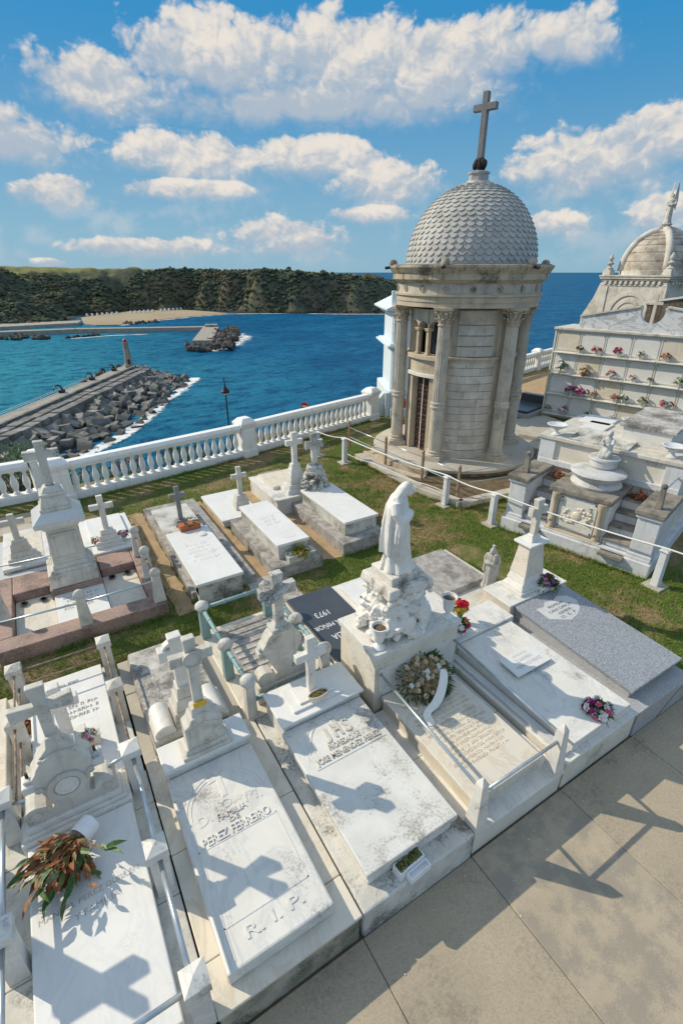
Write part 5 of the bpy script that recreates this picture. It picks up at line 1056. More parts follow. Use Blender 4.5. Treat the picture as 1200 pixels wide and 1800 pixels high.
for k in range(26):
    a = random.uniform(0, 2*PI); q = random.uniform(.13, .26); b.ball(pf(1.48+q*math.cos(a)*1.05, 1.04+q*math.sin(a)*.9), (.02, random.uniform(.02,.05), random.uniform(.02,.045)), 8, 5, .1)
for (y, z) in ((1.2,.9),(1.22,1.2),(1.74,.88),(1.76,1.22)): b.tube([(.12, y, z-G), (.115, y+.04, z+.05-G), (.12, y+.02, z+.10-G)], .018, 6)
b.build('crest_relief', 'marble_cream', t, 'all', world=False)
for (y, z) in ((1.16,.74),(1.80,.74),(1.16,1.36),(1.80,1.36)): MB().ball((.128, y, z-G), .018, 8, 5).build('bolt', 'iron_dark', t, world=False)
V('terrace', 'painted_cream', 1.26, 3.6, .12, 2.84, .58, 2.12, .006); V('terrace_foot', 'painted_block', 1.20, 1.262, .10, 2.86, 1.55, 1.68); V('terrace_coping', 'marble_old', 1.18, 3.6, .04, 2.92, 2.12, 2.20, .012)
for y0, y1 in ((.10, .42), (2.54, 2.88)): V('terrace_pilaster', 'painted_block', 1.21, 1.5, y0, y1, 1.56, 2.115, .008)
V('raised_ledger', 'marble_white', 1.75, 3.5, .55, 1.45, 2.20, 2.55, .008); V('ledger_slab', 'lichen_slab', 1.70, 3.55, .48, 1.52, 2.55, 2.62, .01)
MB(Matrix.Translation((1.62, 1.75, 2.245-G)) @ Matrix.Rotation(R(-5), 4, 'Y')).box(-.40, .40, -.62, .55, -.02, .02).build('loose_slab', 'stone_stained', t, False, .006, world=False)
for (y0, y1, x0) in ((1.95, 2.45, 2.2), (2.0, 2.7, 2.75)): V('terrace_slab', 'marble_clean', x0, x0+.75, y0, y1, 2.20, 2.24)
b = MB(); b.lathe([(.46,1.55-G),(.48,1.60-G),(.44,1.66-G),(.40,1.69-G),(.44,1.72-G),(.50,1.78-G),(.52,1.82-G),(.49,1.84-G),(.28,1.87-G)], .78, 1.45, 28); b.build('fountain_basin', 'statue_pale', t, True, world=False)
MB().lathe([(.22,1.86-G),(.26,1.90-G),(.26,2.02-G),(.30,2.05-G),(.29,2.08-G),(.1,2.09-G)], .98, 1.45, 24).build('fountain_block', 'statue_pale', t, True, world=False)
for (y, x) in ((.20, .30), (2.72, .35)): MB().cbox(x, y, 1.58-G, 1.98-G, .12, .12, .02).ball((x, y, 2.0-G), (.06,.06,.05), 8, 6).build('stair_post', 'coping_dark', t, False, .01, world=False)
rail(t, 'steel', (.30,.20,1.9-G), (3.4,.14,1.95-G), .018)
for o in [c for c in t.children if c.name.startswith('rail')][-1:]: pass
RZ = Matrix.Translation((8.78, 3.64, 0)) @ Matrix.Rotation(R(14.3), 4, 'Z')
def vurn(lx, ly, label):
    p = RZ @ Vector((lx, ly, 2.20)); u = thing('garden_urn', p, label, 'urn', 'shallow urns on the vault terrace'); MB().lathe([(.09,0),(.10,.02),(.04,.06),(.035,.11),(.10,.15),(.20,.21),(.22,.24),(.19,.245),(.12,.20),(.02,.19)], p.x, p.y, 18, p.z).build('bowl', 'painted_block', u, True)
vurn(1.34, 2.62, 'shallow stone urn on the far corner of the vault terrace'); vurn(1.42, .42, 'shallow stone urn on the near corner of the vault terrace'); vurn(2.9, 1.6, 'shallow dark topped urn at the back of the vault terrace')
# ------------------------------------------------------------ wall of burial niches
NO = Vector((16.85, 12.41, 0)); NA = R(14)
t = thing('niche_wall', (NO.x, NO.y, G), 'wall of white burial niches in four rows under a marble pediment with a cross', 'columbarium', rz=NA)
NV = lambda name, mat, x0, x1, y0, y1, z0, z1, bev=.006: MB().box(x0, x1, y0, y1, z0-G, z1-G).build(name, mat, t, False, bev, world=False)
NL = 7.2; NV('wall', 'niche_front', .06, 1.6, -NL, 0, .1, 3.50); NV('end_face', 'painted_cream', .0, 1.6, .001, .06, .1, 3.50); NV('coping', 'marble_old', -.06, 1.7, -NL, .10, 3.50, 3.58, .012)
cw = .86
rows_ = [(2.74, 3.46), (1.98, 2.70), (1.22, 1.94), (.46, 1.18)]
for i, (z0, z1) in enumerate(rows_):
    for k in range(8):
        y1 = -.06-k*cw; y0 = y1-cw+.03
        NV('niche_panel', 'marble_clean' if (i*3+k*5) % 4 else 'marble_cream', .025, .07, y0+.03, y1-.03, z0+.06, z1-.05, .008); 
        for yy in (y0+.06, y1-.06): MB().ball((.02, yy, z1-.10-G), .014, 6, 4).build('bolt', 'iron_dark', t, world=False)
        NV('niche_divider', 'niche_front', .02, .075, y1-.008, y1+.022, z0, z1, .003); NV('niche_shelf', 'niche_front', -.14, .06, y0+.01, y1+.01, z0-.035, z0+.005, .006)
for (h0, h1) in ((3.46, 3.50),): NV('top_rail', 'niche_front', .01, .08, -NL, 0, h0, h1)
ped = [(-.75,3.58),(-.75,3.98),(-2.60,4.33)]+[(-2.95-.38*math.cos(R(a)), 4.17-.38*math.sin(R(a))) for a in np.linspace(155, 25, 10)][::-1][::-1]+[(-3.30,4.33),(-NL,3.86),(-NL,3.58)]
ped = [(-.75,3.58),(-.75,3.98),(-2.62,4.36)]+[(-2.98+.36*math.cos(R(a)), 4.22+.36*math.sin(R(a))) for a in np.linspace(20, -200, 16)]+[(-3.34,4.36),(-NL,3.86),(-NL,3.58)]
MB().prism([(y, z-G) for y, z in ped], .05, .25, 'x').build('pediment', 'niche_marble', t, world=False)
for (a, b) in (((-.72,3.98),(-2.60,4.36)), ((-3.36,4.36),(-NL,3.86))): MB().prism([(a[0],a[1]-G),(b[0],b[1]-G),(b[0],b[1]+.05-G),(a[0],a[1]+.05-G)], .0, .30, 'x').build('pediment_coping', 'marble_old', t, world=False)
MB(Matrix.Translation((.15, -2.98, 3.84-G)) @ Matrix.Rotation(R(90), 4, 'Z')).prism(cross_outline(.42, .92, .085, .64), -.04, .04, 'y').build('cross', 'marble_cream', t, False, .006, world=False)
# second block behind it: stained gable wall and a white end block
t = thing('niche_block', (20.2, 11.2, G), 'back of another niche block with dark stained gable wall and white end', 'columbarium', rz=NA)
MB().prism([(0,-G),(0,4.05),(-4.0,4.75),(-4.6,4.70),(-4.6,-G)], 0, 1.2, 'x').build('wall', 'niche_back', t, world=False); MB().prism([(.15,4.03),(-4.0,4.76),(-4.65,4.71),(-4.65,4.77),(-4.0,4.83),(.15,4.10)], -.06, 1.3, 'x').build('coping', 'marble_white', t, world=False)
MB().box(-.4, 1.6, -8, -4.2, -.3, 4.85).build('end_block', 'marble_white', t, False, .01, world=False); MB().prism([(-3.62,3.9),(-3.45,4.1),(-3.42,4.6),(-3.82,4.6),(-3.79,4.1)], -.06, .0, 'x').build('shield', 'marble_white', t, world=False)
# ------------------------------------------------------------ domed chapel tomb with the angel
t = thing('domed_chapel', (26.35, 14.65, G), 'pale stone domed chapel tomb with ribbed dome and corner urns at the right edge', 'chapel')
x0, x1, y0, y1 = 24.8, 27.9, 13.1, 16.2
MB().box(x0, x1, y0, y1, G-.1, 5.0).build('wall', 'chapel_stone', t, False, .02)
b = MB()
for z0, z1, o in ((4.80,4.86,.03),(5.02,5.10,.06),(5.10,5.20,.12),(5.20,5.26,.16)): b.box(x0-o, x1+o, y0-o, y1+o, z0, z1)
b.build('cornice', 'chapel_stone', t, False, .01)
for k in range(11): yy = y0+.25+k*.26; MB().box(x0-.09, x0-.002, yy, yy+.14, 4.87, 5.01, 0).build('corbel', 'chapel_stone', t, False, .02)
for k in range(11): xx = x0+.25+k*.26; MB().box(xx, xx+.14, y0-.09, y0-.002, 4.87, 5.01, 0).build('corbel', 'chapel_stone', t, False, .02)
for yy in (y0-.06, y1-.34): MB().box(x0-.05, x0-.001, yy, yy+.40, G, 4.79).build('pilaster', 'chapel_stone', t, False, .01)
for r0, r1, dp in ((.85, 1.0, .05), (.55, .68, .04)):
    b = MB(); a_ = np.linspace(0, 180, 17)
    for q0, q1 in zip(a_, a_[1:]): v = [(x, (y0+y1)/2+r*math.cos(R(q)), 3.55+r*math.sin(R(q))) for x in (x0-dp, x0+.01) for r, q in ((r0,q0),(r1,q0),(r1,q1),(r0,q1))]; b.put(v, [(0,1,2,3),(7,6,5,4),(0,4,5,1),(1,5,6,2),(2,6,7,3),(3,7,4,0)])
    b.build('arch_moulding', 'chapel_stone', t)
MB().prism([(y1+.0,G),(y1+.95,G),(y1+.85,3.4),(y1+.4,4.2),(y1+.15,4.9),(y1,5.0)], x0+.05, x0+.5, 'x').build('buttress_scroll', 'chapel_stone', t, False, .02)
cx, cy = 26.35, 14.65; MB().lathe([(1.52,5.24),(1.52,5.45),(1.44,5.46),(.1,5.46)], cx, cy, 32).build('drum', 'chapel_stone', t, True)
dz = [5.46+1.62*math.sin(R(e)) for e in (0,14,28,41,53,64,74)]; dr = [1.42*math.cos(R(e)) for e in (0,14,28,41,53,64,74)]
for k in range(6): MB().lathe([(dr[k]+.02,dz[k]),((dr[k]+dr[k+1])/2+.045,(dz[k]+dz[k+1])/2),(dr[k+1]+.01,dz[k+1]-.015),(dr[k+1]-.06,dz[k+1])], cx, cy, 40).build('dome_course', 'chapel_dome', t, True)
MB().lathe([(dr[6],dz[6]-.02),(.2,7.07),(.05,7.10)], cx, cy, 24).build('dome_crown', 'chapel_dome', t, True)
for k in range(4):
    q = PI/4+k*PI/2+R(0); MB().tube([(cx+1.5*math.cos(R(e))*math.cos(q), cy+1.5*math.cos(R(e))*math.sin(q), 5.44+1.70*math.sin(R(e))) for e in np.linspace(0, 84, 12)], .16, 8).build('dome_rib', 'chapel_stone', t, 'all')
    ux, uy = cx+1.42*(1 if k in (0, 3) else -1), cy+1.42*(1 if k < 2 else -1); MB().cbox(ux, uy, 5.26, 5.50, .42, .42, .04).build('urn_block', 'chapel_stone', t, False, .02)
    MB().lathe([(.16,5.50),(.17,5.56),(.07,5.62),(.06,5.68),(.15,5.74),(.16,5.78),(.08,5.82),(.06,5.86),(.10,5.92),(.11,6.0),(.07,6.08),(.02,6.18)], ux, uy, 12).build('flame_urn', 'chapel_stone', t, True)
MB().lathe([(.30,7.06),(.32,7.12),(.20,7.18),(.14,7.26),(.22,7.34),(.24,7.38),(.12,7.42)], cx, cy, 16).build('statue_base', 'chapel_stone', t, True)
# ------------------------------------------------------------ statues (each one continuous surface)
def robe(b, secs, fold=9, amp=.06, n=40, ph=0.0):
    """loft of draped cross-sections: (cx, cy, z, rx, ry, fold depth)"""
    v = []; f = []
    for j, (cx, cy, z, rx, ry, am) in enumerate(secs):
        for i in range(n):
            a = 2*PI*i/n; k = 1+am*amp*(math.sin(fold*a+ph+z*2)+.6*math.sin((fold*1.7)*a+1.3+z*3.1)); v.append((cx+rx*k*math.cos(a), cy+ry*k*math.sin(a), z))
    for j in range(len(secs)-1):
        for i in range(n): f.append((j*n+i, j*n+(i+1) % n, (j+1)*n+(i+1) % n, (j+1)*n+i))
    f.append(tuple(range(n-1, -1, -1))); m = len(secs)-1; f.append(tuple(m*n+i for i in range(n)))
    return b.put(v, f)
def veiled(h, child=False):
    """standing veiled woman, 1 high before scaling, facing +x, head bowed"""
    b = MB()
    robe(b, [(0,0,0,.20,.19,1.6),(.01,0,.03,.20,.19,1.6),(.0,0,.12,.165,.16,1.5),(.0,0,.30,.135,.14,1.3),(.0,0,.48,.125,.135,1.0),(-.01,0,.60,.115,.13,.7),(-.015,0,.70,.115,.145,.5),(-.02,0,.78,.105,.145,.4),(-.015,0,.825,.07,.10,.2),(-.005,0,.86,.05,.055,.1)])
    # mantle hanging from the shoulders and gathered under the arm
    robe(b, [(-.05,.0,.20,.135,.165,2.2),(-.05,.0,.35,.14,.175,2.0),(-.045,0,.55,.125,.17,1.6),(-.04,0,.72,.11,.155,.8),(-.03,0,.82,.075,.11,.3)], 7, .08, 36, 1.0)
    b.ball((.075,0,.895), (.056,.048,.068), 14, 10); b.ball((.105,0,.860), (.028,.028,.028), 8, 6)      # head, chin
    b.tube([(.128,0,.900),(.138,0,.880)], [.009,.013], 6)                                              # nose
    for s_ in (-1, 1): b.ball((.118,s_*.022,.905), (.012,.014,.009), 6, 5)                               # brow
    robe(b, [(-.04,0,.66,.09,.15,1.6),(-.03,0,.76,.085,.14,1.2),(-.005,0,.83,.075,.10,.8),(.03,0,.89,.068,.068,.4),(.05,0,.93,.060,.058,.2),(.06,0,.96,.038,.038,.1),(.06,0,.975,.012,.012,0)], 8, .06, 26, .5)  # veil
    for s_ in (-1, 1):                                                                                   # arms folded to the breast
        b.tube([(-.02,s_*.13,.775),(.0,s_*.165,.68),(.04,s_*.15,.60),(.11,s_*.08,.61),(.135,s_*.0,.63)], [.05,.056,.054,.042,.028], 10)
        b.ball((.142,s_*-.02,.638), (.020,.026,.018), 8, 6)
        for k in range(4): b.tube([(.150,s_*-.03,.648-.008*k),(.146,s_*-.055,.645-.008*k),(.132,s_*-.072,.640-.008*k)], .0062, 5)
        robe(b, [(.03,s_*.15,.36,.045,.055,1.2),(.035,s_*.15,.46,.05,.055,1.0),(.045,s_*.14,.58,.055,.05,.4),(.07,s_*.10,.63,.04,.04,.1)], 5, .1, 16)   # hanging sleeve
    if child: b.ball((.12,.10,.74), (.045,.045,.075), 10, 8); b.ball((.13,.11,.85), .042, 10, 8); b.tube([(.12,.10,.70),(.14,.07,.60)], [.03,.018], 8); b.ball((.02,0,1.0), (.045,.045,.03), 10, 6)
    b.v = [(x*h*(.88 if z < .86 else 1), y*h*(.84 if z < .84 else .95), z*h) for x, y, z in b.v]; return b
def statue(name, loc, h, face, mat, label, vox, child=False):
    b = veiled(h, child); t = thing(name, loc, label, 'statue', rz=face); o = b.build('figure', mat, t, world=False); remesh(o, vox, 1); return t
t = statue('veiled_statue', (3.27, 4.08, 2.13), 1.18, R(-50), 'statue_marble', 'white marble statue of a veiled woman with bowed head on the carved rock', .0085)
statue('madonna_statue', (5.9, 4.80, .48), .82, R(200), 'statue_grey', 'small grey stone madonna with child behind the granite tomb', .010, True)
# carved rock with cherubs carrying the veiled figure
t = thing('carved_rock', (3.30, 4.10, 1.245), 'white carved rock pedestal with cherub heads and a square stained top', 'pedestal')
b = MB(); rr_ = random.Random(9); cx, cy = 3.30, 4.10
b.put(*(lambda q: (q.v, q.f))(MB().box(cx-.30, cx+.30, cy-.27, cy+.27, 1.25, 1.90, .07)))
for k in range(75):
    u = rr_.random()**.9; a = rr_.uniform(0, 2*PI); r = (.37-.17*u)*(1+.18*abs(math.sin(2*a))); b.ball((cx+r*math.cos(a), cy+r*.92*math.sin(a), 1.30+u*.55), (rr_.uniform(.07,.14), rr_.uniform(.07,.14), rr_.uniform(.05,.13)), 8, 6, .25)
for (dx, dy, z, s_) in ((-.30,-.14,1.50,1.0),(-.33,.02,1.46,.9),(-.20,-.30,1.42,.9),(-.27,.12,1.62,.9),(-.22,-.22,1.66,.8),(.05,-.30,1.50,.7),(.25,-.26,1.40,.8)):
    c = (cx+dx, cy+dy, z); b.ball(c, .062*s_, 12, 9); d = Vector((dx, dy, 0)).normalized(); b.ball((c[0]+d.x*.05*s_, c[1]+d.y*.05*s_, z-.012), .018*s_, 6, 5); b.ball((c[0], c[1], z-.11*s_), (.06*s_,.06*s_,.08*s_), 10, 7)
    for q in range(6): a = q*1.05; b.ball((c[0]+.04*math.cos(a)*s_, c[1]+.04*math.sin(a)*s_, z+.05*s_), .026*s_, 6, 5)
o = b.build('rock', 'statue_rock', t); remesh(o, .011, 3); tx = bpy.data.textures.new('rock_relief', 'CLOUDS'); tx.noise_scale = .09; dm = o.modifiers.new('relief', 'DISPLACE'); dm.texture = tx; dm.strength = .05; dm.texture_coords = 'LOCAL'
MB().box(cx-.24, cx+.24, cy-.22, cy+.22, 1.76, 1.90, -.10).box(cx-.345, cx+.345, cy-.325, cy+.325, 1.90, 2.02, .025).build('capital_block', 'statue_stained', t, False, .02)
b = MB(); b.box(cx-.22, cx+.22, cy-.20, cy+.20, 1.74, 1.9, -.07)
for k in range(30): u = rr_.uniform(-.3, .3); w_ = rr_.choice((0, 1)); p = (cx-.30, cy+u, 1.84) if w_ else (cx+u, cy-.28, 1.84); b.ball((p[0]+rr_.uniform(-.02,.02), p[1]+rr_.uniform(-.02,.02), p[2]+rr_.uniform(-.06,.05)), rr_.uniform(.03,.055), 7, 5, .2)
MB().box(cx-.24, cx+.22, cy-.22, cy+.22, 2.02, 2.13).build('plinth', 'statue_stained', t, False, .012)
o = b.build('carved_capital', 'statue_rock', t); remesh(o, .011, 1)
# small figure seated on the vault fountain
p = RZ @ Vector((.98, 1.45, 2.085)); t = thing('seated_figure', p, 'small grey stone figure kneeling on the vault fountain', 'statue', rz=R(195)); b = MB()
robe(b, [(.04,0,0,.17,.13,1),(.05,0,.06,.17,.13,1),(.0,0,.14,.11,.10,.8),(-.03,0,.24,.075,.085,.5),(-.03,0,.33,.07,.09,.4),(-.01,0,.39,.04,.05,.1)], 7, .06, 28)
b.ball((.0,0,.455), (.05,.045,.06), 12, 8); b.ball((-.03,0,.45), (.05,.055,.07), 10, 8); b.tube([(-.02,.09,.35),(.06,.10,.26),(.13,.03,.28)], [.032,.03,.02], 8); b.tube([(-.02,-.09,.35),(.06,-.10,.26),(.13,-.03,.28)], [.032,.03,.02], 8); b.tube([(0,.08,.1),(.15,.09,.08),(.2,.06,.03)], [.05,.045,.03], 8)
remesh(b.build('figure', 'statue_pale', t, world=False), .010, 2)
t = thing('angel_statue', (26.35, 14.65, 7.40), 'slender stone angel with tall raised wings on top of the chapel dome', 'statue', rz=R(200)); b = MB()
robe(b, [(0,0,0,.17,.17,1.2),(0,0,.15,.13,.13,1.2),(0,0,.5,.12,.12,1),(0,0,.75,.10,.12,.6),(0,0,.92,.10,.14,.3),(0,0,1.0,.05,.06,.1)], 8, .07, 28)
b.ball((.01,0,1.08), (.065,.06,.085), 12, 9); b.tube([(0,.13,.92),(.08,.17,.75),(.15,.04,.72)], [.045,.04,.03], 8); b.tube([(0,-.13,.92),(.08,-.17,.75),(.15,-.04,.72)], [.045,.04,.03], 8)
for s_ in (-1, 1): b.put([(-.10,s_*.05,.75),(-.18,s_*.16,.50),(-.30,s_*.16,.95),(-.27,s_*.10,1.35),(-.14,s_*.08,1.72),(-.10,s_*.05,1.40),(-.09,s_*.05,1.0)]+[(-.06,s_*.05,.75),(-.11,s_*.19,.50),(-.20,s_*.19,.95),(-.19,s_*.13,1.35),(-.11,s_*.09,1.72),(-.06,s_*.06,1.40),(-.05,s_*.06,1.0)], [tuple(range(7)), tuple(range(13,6,-1))]+[(i,(i+1)%7,(i+1)%7+7,i+7) for i in range(7)])
remesh(b.build('figure', 'chapel_stone', t, world=False), .018, 1)
# ------------------------------------------------------------ white posts and rope along the lawn
PP = [(6.90,12.75), (7.28,11.8), (7.80,8.01), (7.99,6.70), (8.70,3.44)]
lb = ['white rope post nearest the balustrade', 'white rope post left of the mausoleum railing', 'white rope post in front of the mausoleum corner', 'white rope post between mausoleum and family vault', 'white rope post at the near corner of the family vault']
for (x, y), l in zip(PP, lb):
    t = thing('rope_post', (x, y, G), l, 'post', 'white posts carrying the rope'); MB().cbox(x, y, G, 1.02, .13, .13, .008).cbox(x, y, 1.02, 1.06, .17, .17, .02).build('shaft', 'painted_block', t, False, .01); MB().cbox(x, y, G-.02, G+.03, .34, .34, .01).build('footing', 'concrete_path', t, False, .01)
pts = []
for (a, b) in zip(PP, PP[1:]+[(9.6, .6)]):
    sag = .10 if Vector(a).to_3d().length < 99 else 0; n = 12
    for i in range(n): u = i/n; pts.append((a[0]+(b[0]-a[0])*u, a[1]+(b[1]-a[1])*u, 1.075-.55*sag*4*u*(1-u)))
solo(MB().tube(pts, .016, 6).build('rope', 'rope_white', None, 'all'), 'white rope sagging from post to post across the lawn', 'rope')
solo(MB().tube([(x, y, .62-.03*math.sin(i)) for i, (x, y, z) in enumerate(pts[12:26])], .010, 5).build('cable', 'rope_white', None, 'all'), 'thin white cable strung below the rope near the mausoleum', 'cable')
# lamp post and sign beyond the balustrade
t = thing('street_lamp', (6.9, 21.0, -2.6), 'dark street lamp with conical hood beyond the balustrade', 'street lamp')
MB().lathe([(.10,0),(.10,.5),(.04,.6),(.03,3.2),(.04,3.25)], 6.9, 21, 10, -2.6).build('pole', 'iron_black', t, True); MB().lathe([(.05,3.2),(.07,3.25),(.17,3.30),(.19,3.36),(.05,3.55),(.03,3.7)], 6.9, 21, 12, -2.6).build('lantern', 'iron_black', t, True); MB().lathe([(.09,3.22),(.12,3.30),(.02,3.31)], 6.9, 21, 12, -2.6).build('glass', 'letter_white', t, True); MB().tube([(6.9,21,1.1),(6.88,21,1.35)], .02, 6).build('finial', 'iron_black', t)
t = thing('road_sign', (11.0, 21.6, -3.0), 'small round red no entry sign just above the balustrade', 'sign')
MB().tube([(11,21.6,-3),(11,21.6,-.38)], .03, 8).build('pole', 'steel', t); SM = Matrix.Translation((11,21.57,-.53)) @ Matrix.Rotation(R(-48), 4, 'Z') @ Matrix.Rotation(R(90), 4, 'X'); MB(SM).lathe([(.19,0),(.19,.02)], 0, 0, 24).build('disc', 'sign_red', t); MB(SM).box(-.13, .13, -.035, .035, .02, .026).build('bar', 'letter_white', t)
# shrubs on the bank below the balustrade
def shrub(x, y, z, r, h, leaf, label, n=700, group=None, ll=.14):
    t = thing('shrub', (x, y, z), label, 'shrub', group); b = MB()
    for k in range(7): a = random.uniform(0, 2*PI); q = r*.6; b.tube([(x,y,z),(x+math.cos(a)*q*.5,y+math.sin(a)*q*.5,z+h*.5),(x+math.cos(a)*q,y+math.sin(a)*q,z+h*.85)], [.03,.02,.01], 5)
    b.build('stem', 'bark', t); b = MB()
    for k in range(n):
        d = hemi(0, 1); q = random.uniform(.55, 1.0)**.5; leafblade(b, (x+d.x*r*q, y+d.y*r*q, z+d.z*h*q*.95), d+Vector((random.uniform(-.6,.6), random.uniform(-.6,.6), random.uniform(-.2,.7))), ll*random.uniform(.7,1.4), ll*.35, .3)
    b.build('crown', leaf, t, recalc=False)
shrub(-.95, 15.7, -.9, 1.6, 2.15, 'leaf_pale', 'bright green rounded shrub beyond the balustrade at the left', 2200, ll=.16)
rs_ = random.Random(12)
for i in range(15):
    x = -4+i*1.0+rs_.uniform(-.2,.2); shrub(x, bal_y(x)+rs_.uniform(.9,1.8), -.75, rs_.uniform(.6,.85), rs_.uniform(1.25,1.65), ('leaf_dark','leaf_olive','leaf_dry','leaf_green')[i % 4], ('dark green','olive green','brown withered','fresh green')[i % 4]+' low shrub on the bank seen through the balusters', 480, 'low shrubs on the bank behind the balusters', .13)
# ------------------------------------------------------------ flowers, wreaths, vases
def dry_bouquet():
    t = thing('dried_bouquet', (-.70, 3.66, .53), 'large withered bouquet of brown and green leaves lying in a white pot', 'bouquet')
    base = Vector((-.60, 3.67, .70)); ax = Vector((-.66, -.56, .02)).normalized()
    PMx = Matrix.Translation(base) @ ax.to_track_quat('Z', 'Y').to_matrix().to_4x4(); MB(PMx).lathe([(.085,-.14),(.095,-.13),(.10,.02),(.092,.02),(.085,-.10),(.01,-.11)], 0, 0, 20).build('pot', 'white_plastic', t, True)
    b = MB(); ends = []
    for k in range(70):
        d = (ax+Vector((random.gauss(0,.50), random.gauss(0,.50), random.gauss(.02,.20)))).normalized(); d = (d+ax*.8).normalized() if d.dot(ax) < .55 else d; l = random.uniform(.16, .56); e = base+d*l; e.z = max(e.z, .56); m_ = base+d*l*.5+Vector((0,0,.03)); b.tube([base, m_, e], [.004,.003,.002], 4); ends.append((base, d, l))
    b.build('stems', 'leaf_straw', t, recalc=False)
    LM = [leaf_mesh('leaf', m_, l_, w_, c_) for m_, l_, w_, c_ in (('leaf_dry',.12,.05,.4),('leaf_dry',.10,.045,-.3),('leaf_green',.14,.05,.35),('leaf_olive',.13,.045,.2),('leaf_straw',.09,.04,.5),('leaf_pale',.13,.048,.3))]
    for k in range(290):
        s_, d, l = random.choice(ends); u = random.uniform(.25, 1.02); p_ = s_+d*l*u; p_.z = max(p_.z+random.uniform(-.02,.05), .565); dd = d+Vector((random.uniform(-.7,.7), random.uniform(-.7,.7), random.uniform(-.4,.25)))
        lm = LM[random.choice((0,0,1,4,1,0) if (u < .72 or random.random() < .45) else (2,2,3,5,2))]
        o = bpy.data.objects.new('leaf', lm); col.objects.link(o); o.parent = t; o.location = p_-Vector(t.location); o.rotation_euler = rot_dir(dd, random.uniform(-.9,.9)); s2 = random.uniform(.9,1.35); o.scale = (s2,s2,s2)
    b = MB()
    for k in range(500): s_, d, l = random.choice(ends); p_ = s_+d*l*random.uniform(.1,.8); p_.z = max(p_.z, .56); leafblade(b, p_, d+Vector((random.uniform(-.9,.9),random.uniform(-.9,.9),random.uniform(-.2,.7))), random.uniform(.03,.08), .012, .2)
    b.build('dry_sprigs', 'leaf_straw', t, recalc=False)['kind'] = 'stuff'
    b = MB()
    for k in range(90): s_, d, l = random.choice(ends); p_ = s_+d*l*random.uniform(.3,.8)+Vector((random.uniform(-.04,.04),random.uniform(-.04,.04),random.uniform(0,.06))); b.ball((p_.x,p_.y,max(p_.z,.56)), random.uniform(.006,.012), 5, 4)
    b.build('seed_heads', 'petal_dry', t, recalc=False)['kind'] = 'stuff'
dry_bouquet()
def wreath():
    t = thing('funeral_wreath', (3.36, 3.52, .56), 'dried cream flower wreath with white ribbon leaning on the pedestal', 'wreath'); c = Vector((3.36, 3.53, .74)); up = Vector((0, -.62, .78)).normalized(); a = Vector((1,0,0)); e = up.cross(a)
    b = MB()
    for k in range(420):
        q = random.uniform(0, 2*PI); r = .34*math.sqrt(random.random()); p_ = c+a*r*math.cos(q)*1.05+e*r*math.sin(q)*.8+up*random.uniform(-.05,.06); d = a*math.cos(q)+e*math.sin(q)+up*random.uniform(.1,1); leafblade(b, p_, d, random.uniform(.05,.11), random.uniform(.02,.035), .15)
    b.build('leaves', 'leaf_olive', t, recalc=False); b = MB()
    for k in range(120): q = random.choice((random.gauss(-.9,.4), random.gauss(.5,.35))); r = random.uniform(.24,.36); leafblade(b, c+a*r*math.cos(q)+e*r*math.sin(q)*.8, a*math.cos(q)+e*math.sin(q)*.8+up*.3, random.uniform(.10,.18), .03, .2)
    b.build('fern_leaves', 'leaf_green', t, recalc=False)
    for m_, n_, s_ in (('petal_dry',46,.036),('petal_cream',34,.040),('petal_white',12,.045),('leaf_straw',34,.03)):
        b = MB()
        for k in range(n_): q = random.uniform(0,2*PI); r = .33*math.sqrt(random.random()); blossom(b, c+a*r*math.cos(q)+e*r*math.sin(q)*.78+up*random.uniform(.05,.11), s_*random.uniform(.8,1.2), up+a*random.uniform(-.5,.5)+e*random.uniform(-.5,.5))
        b.build('blossoms', m_, t, recalc=False)
    P0 = [Vector(p) for p in ((3.60,3.42,.86),(3.54,3.34,.83),(3.42,3.24,.72),(3.26,3.16,.66),(3.14,3.17,.61),(3.09,3.12,.585),(3.10,2.99,.568))]; W = [Vector(p).normalized()*.055 for p in ((.6,-.5,-.3),(.7,-.5,-.3),(.5,-.8,0),(.4,-.9,0),(.8,-.5,0),(1,0,0),(1,.1,0))]
    v = []; f = []
    for p_, w_ in zip(P0, W): v += [p_-w_, p_+w_]
    for i in range(len(P0)-1): f.append((2*i, 2*i+1, 2*i+3, 2*i+2))
    o = MB().put(v, f).build('ribbon', 'rope_white', t, 'all', recalc=False); sm = o.modifiers.new('subsurf', 'SUBSURF'); sm.levels = 2; sm.render_levels = 2
    b = MB()
    for k in range(9): u = .25+k*.065; q = P0[1].lerp(P0[4], u)+Vector((.0,.0,.045)); 
    RM = Matrix.Translation((3.35,3.205,.715)) @ Matrix.Rotation(R(213), 4, 'Z') @ Matrix.Rotation(R(-14), 4, 'Y')
wreath()
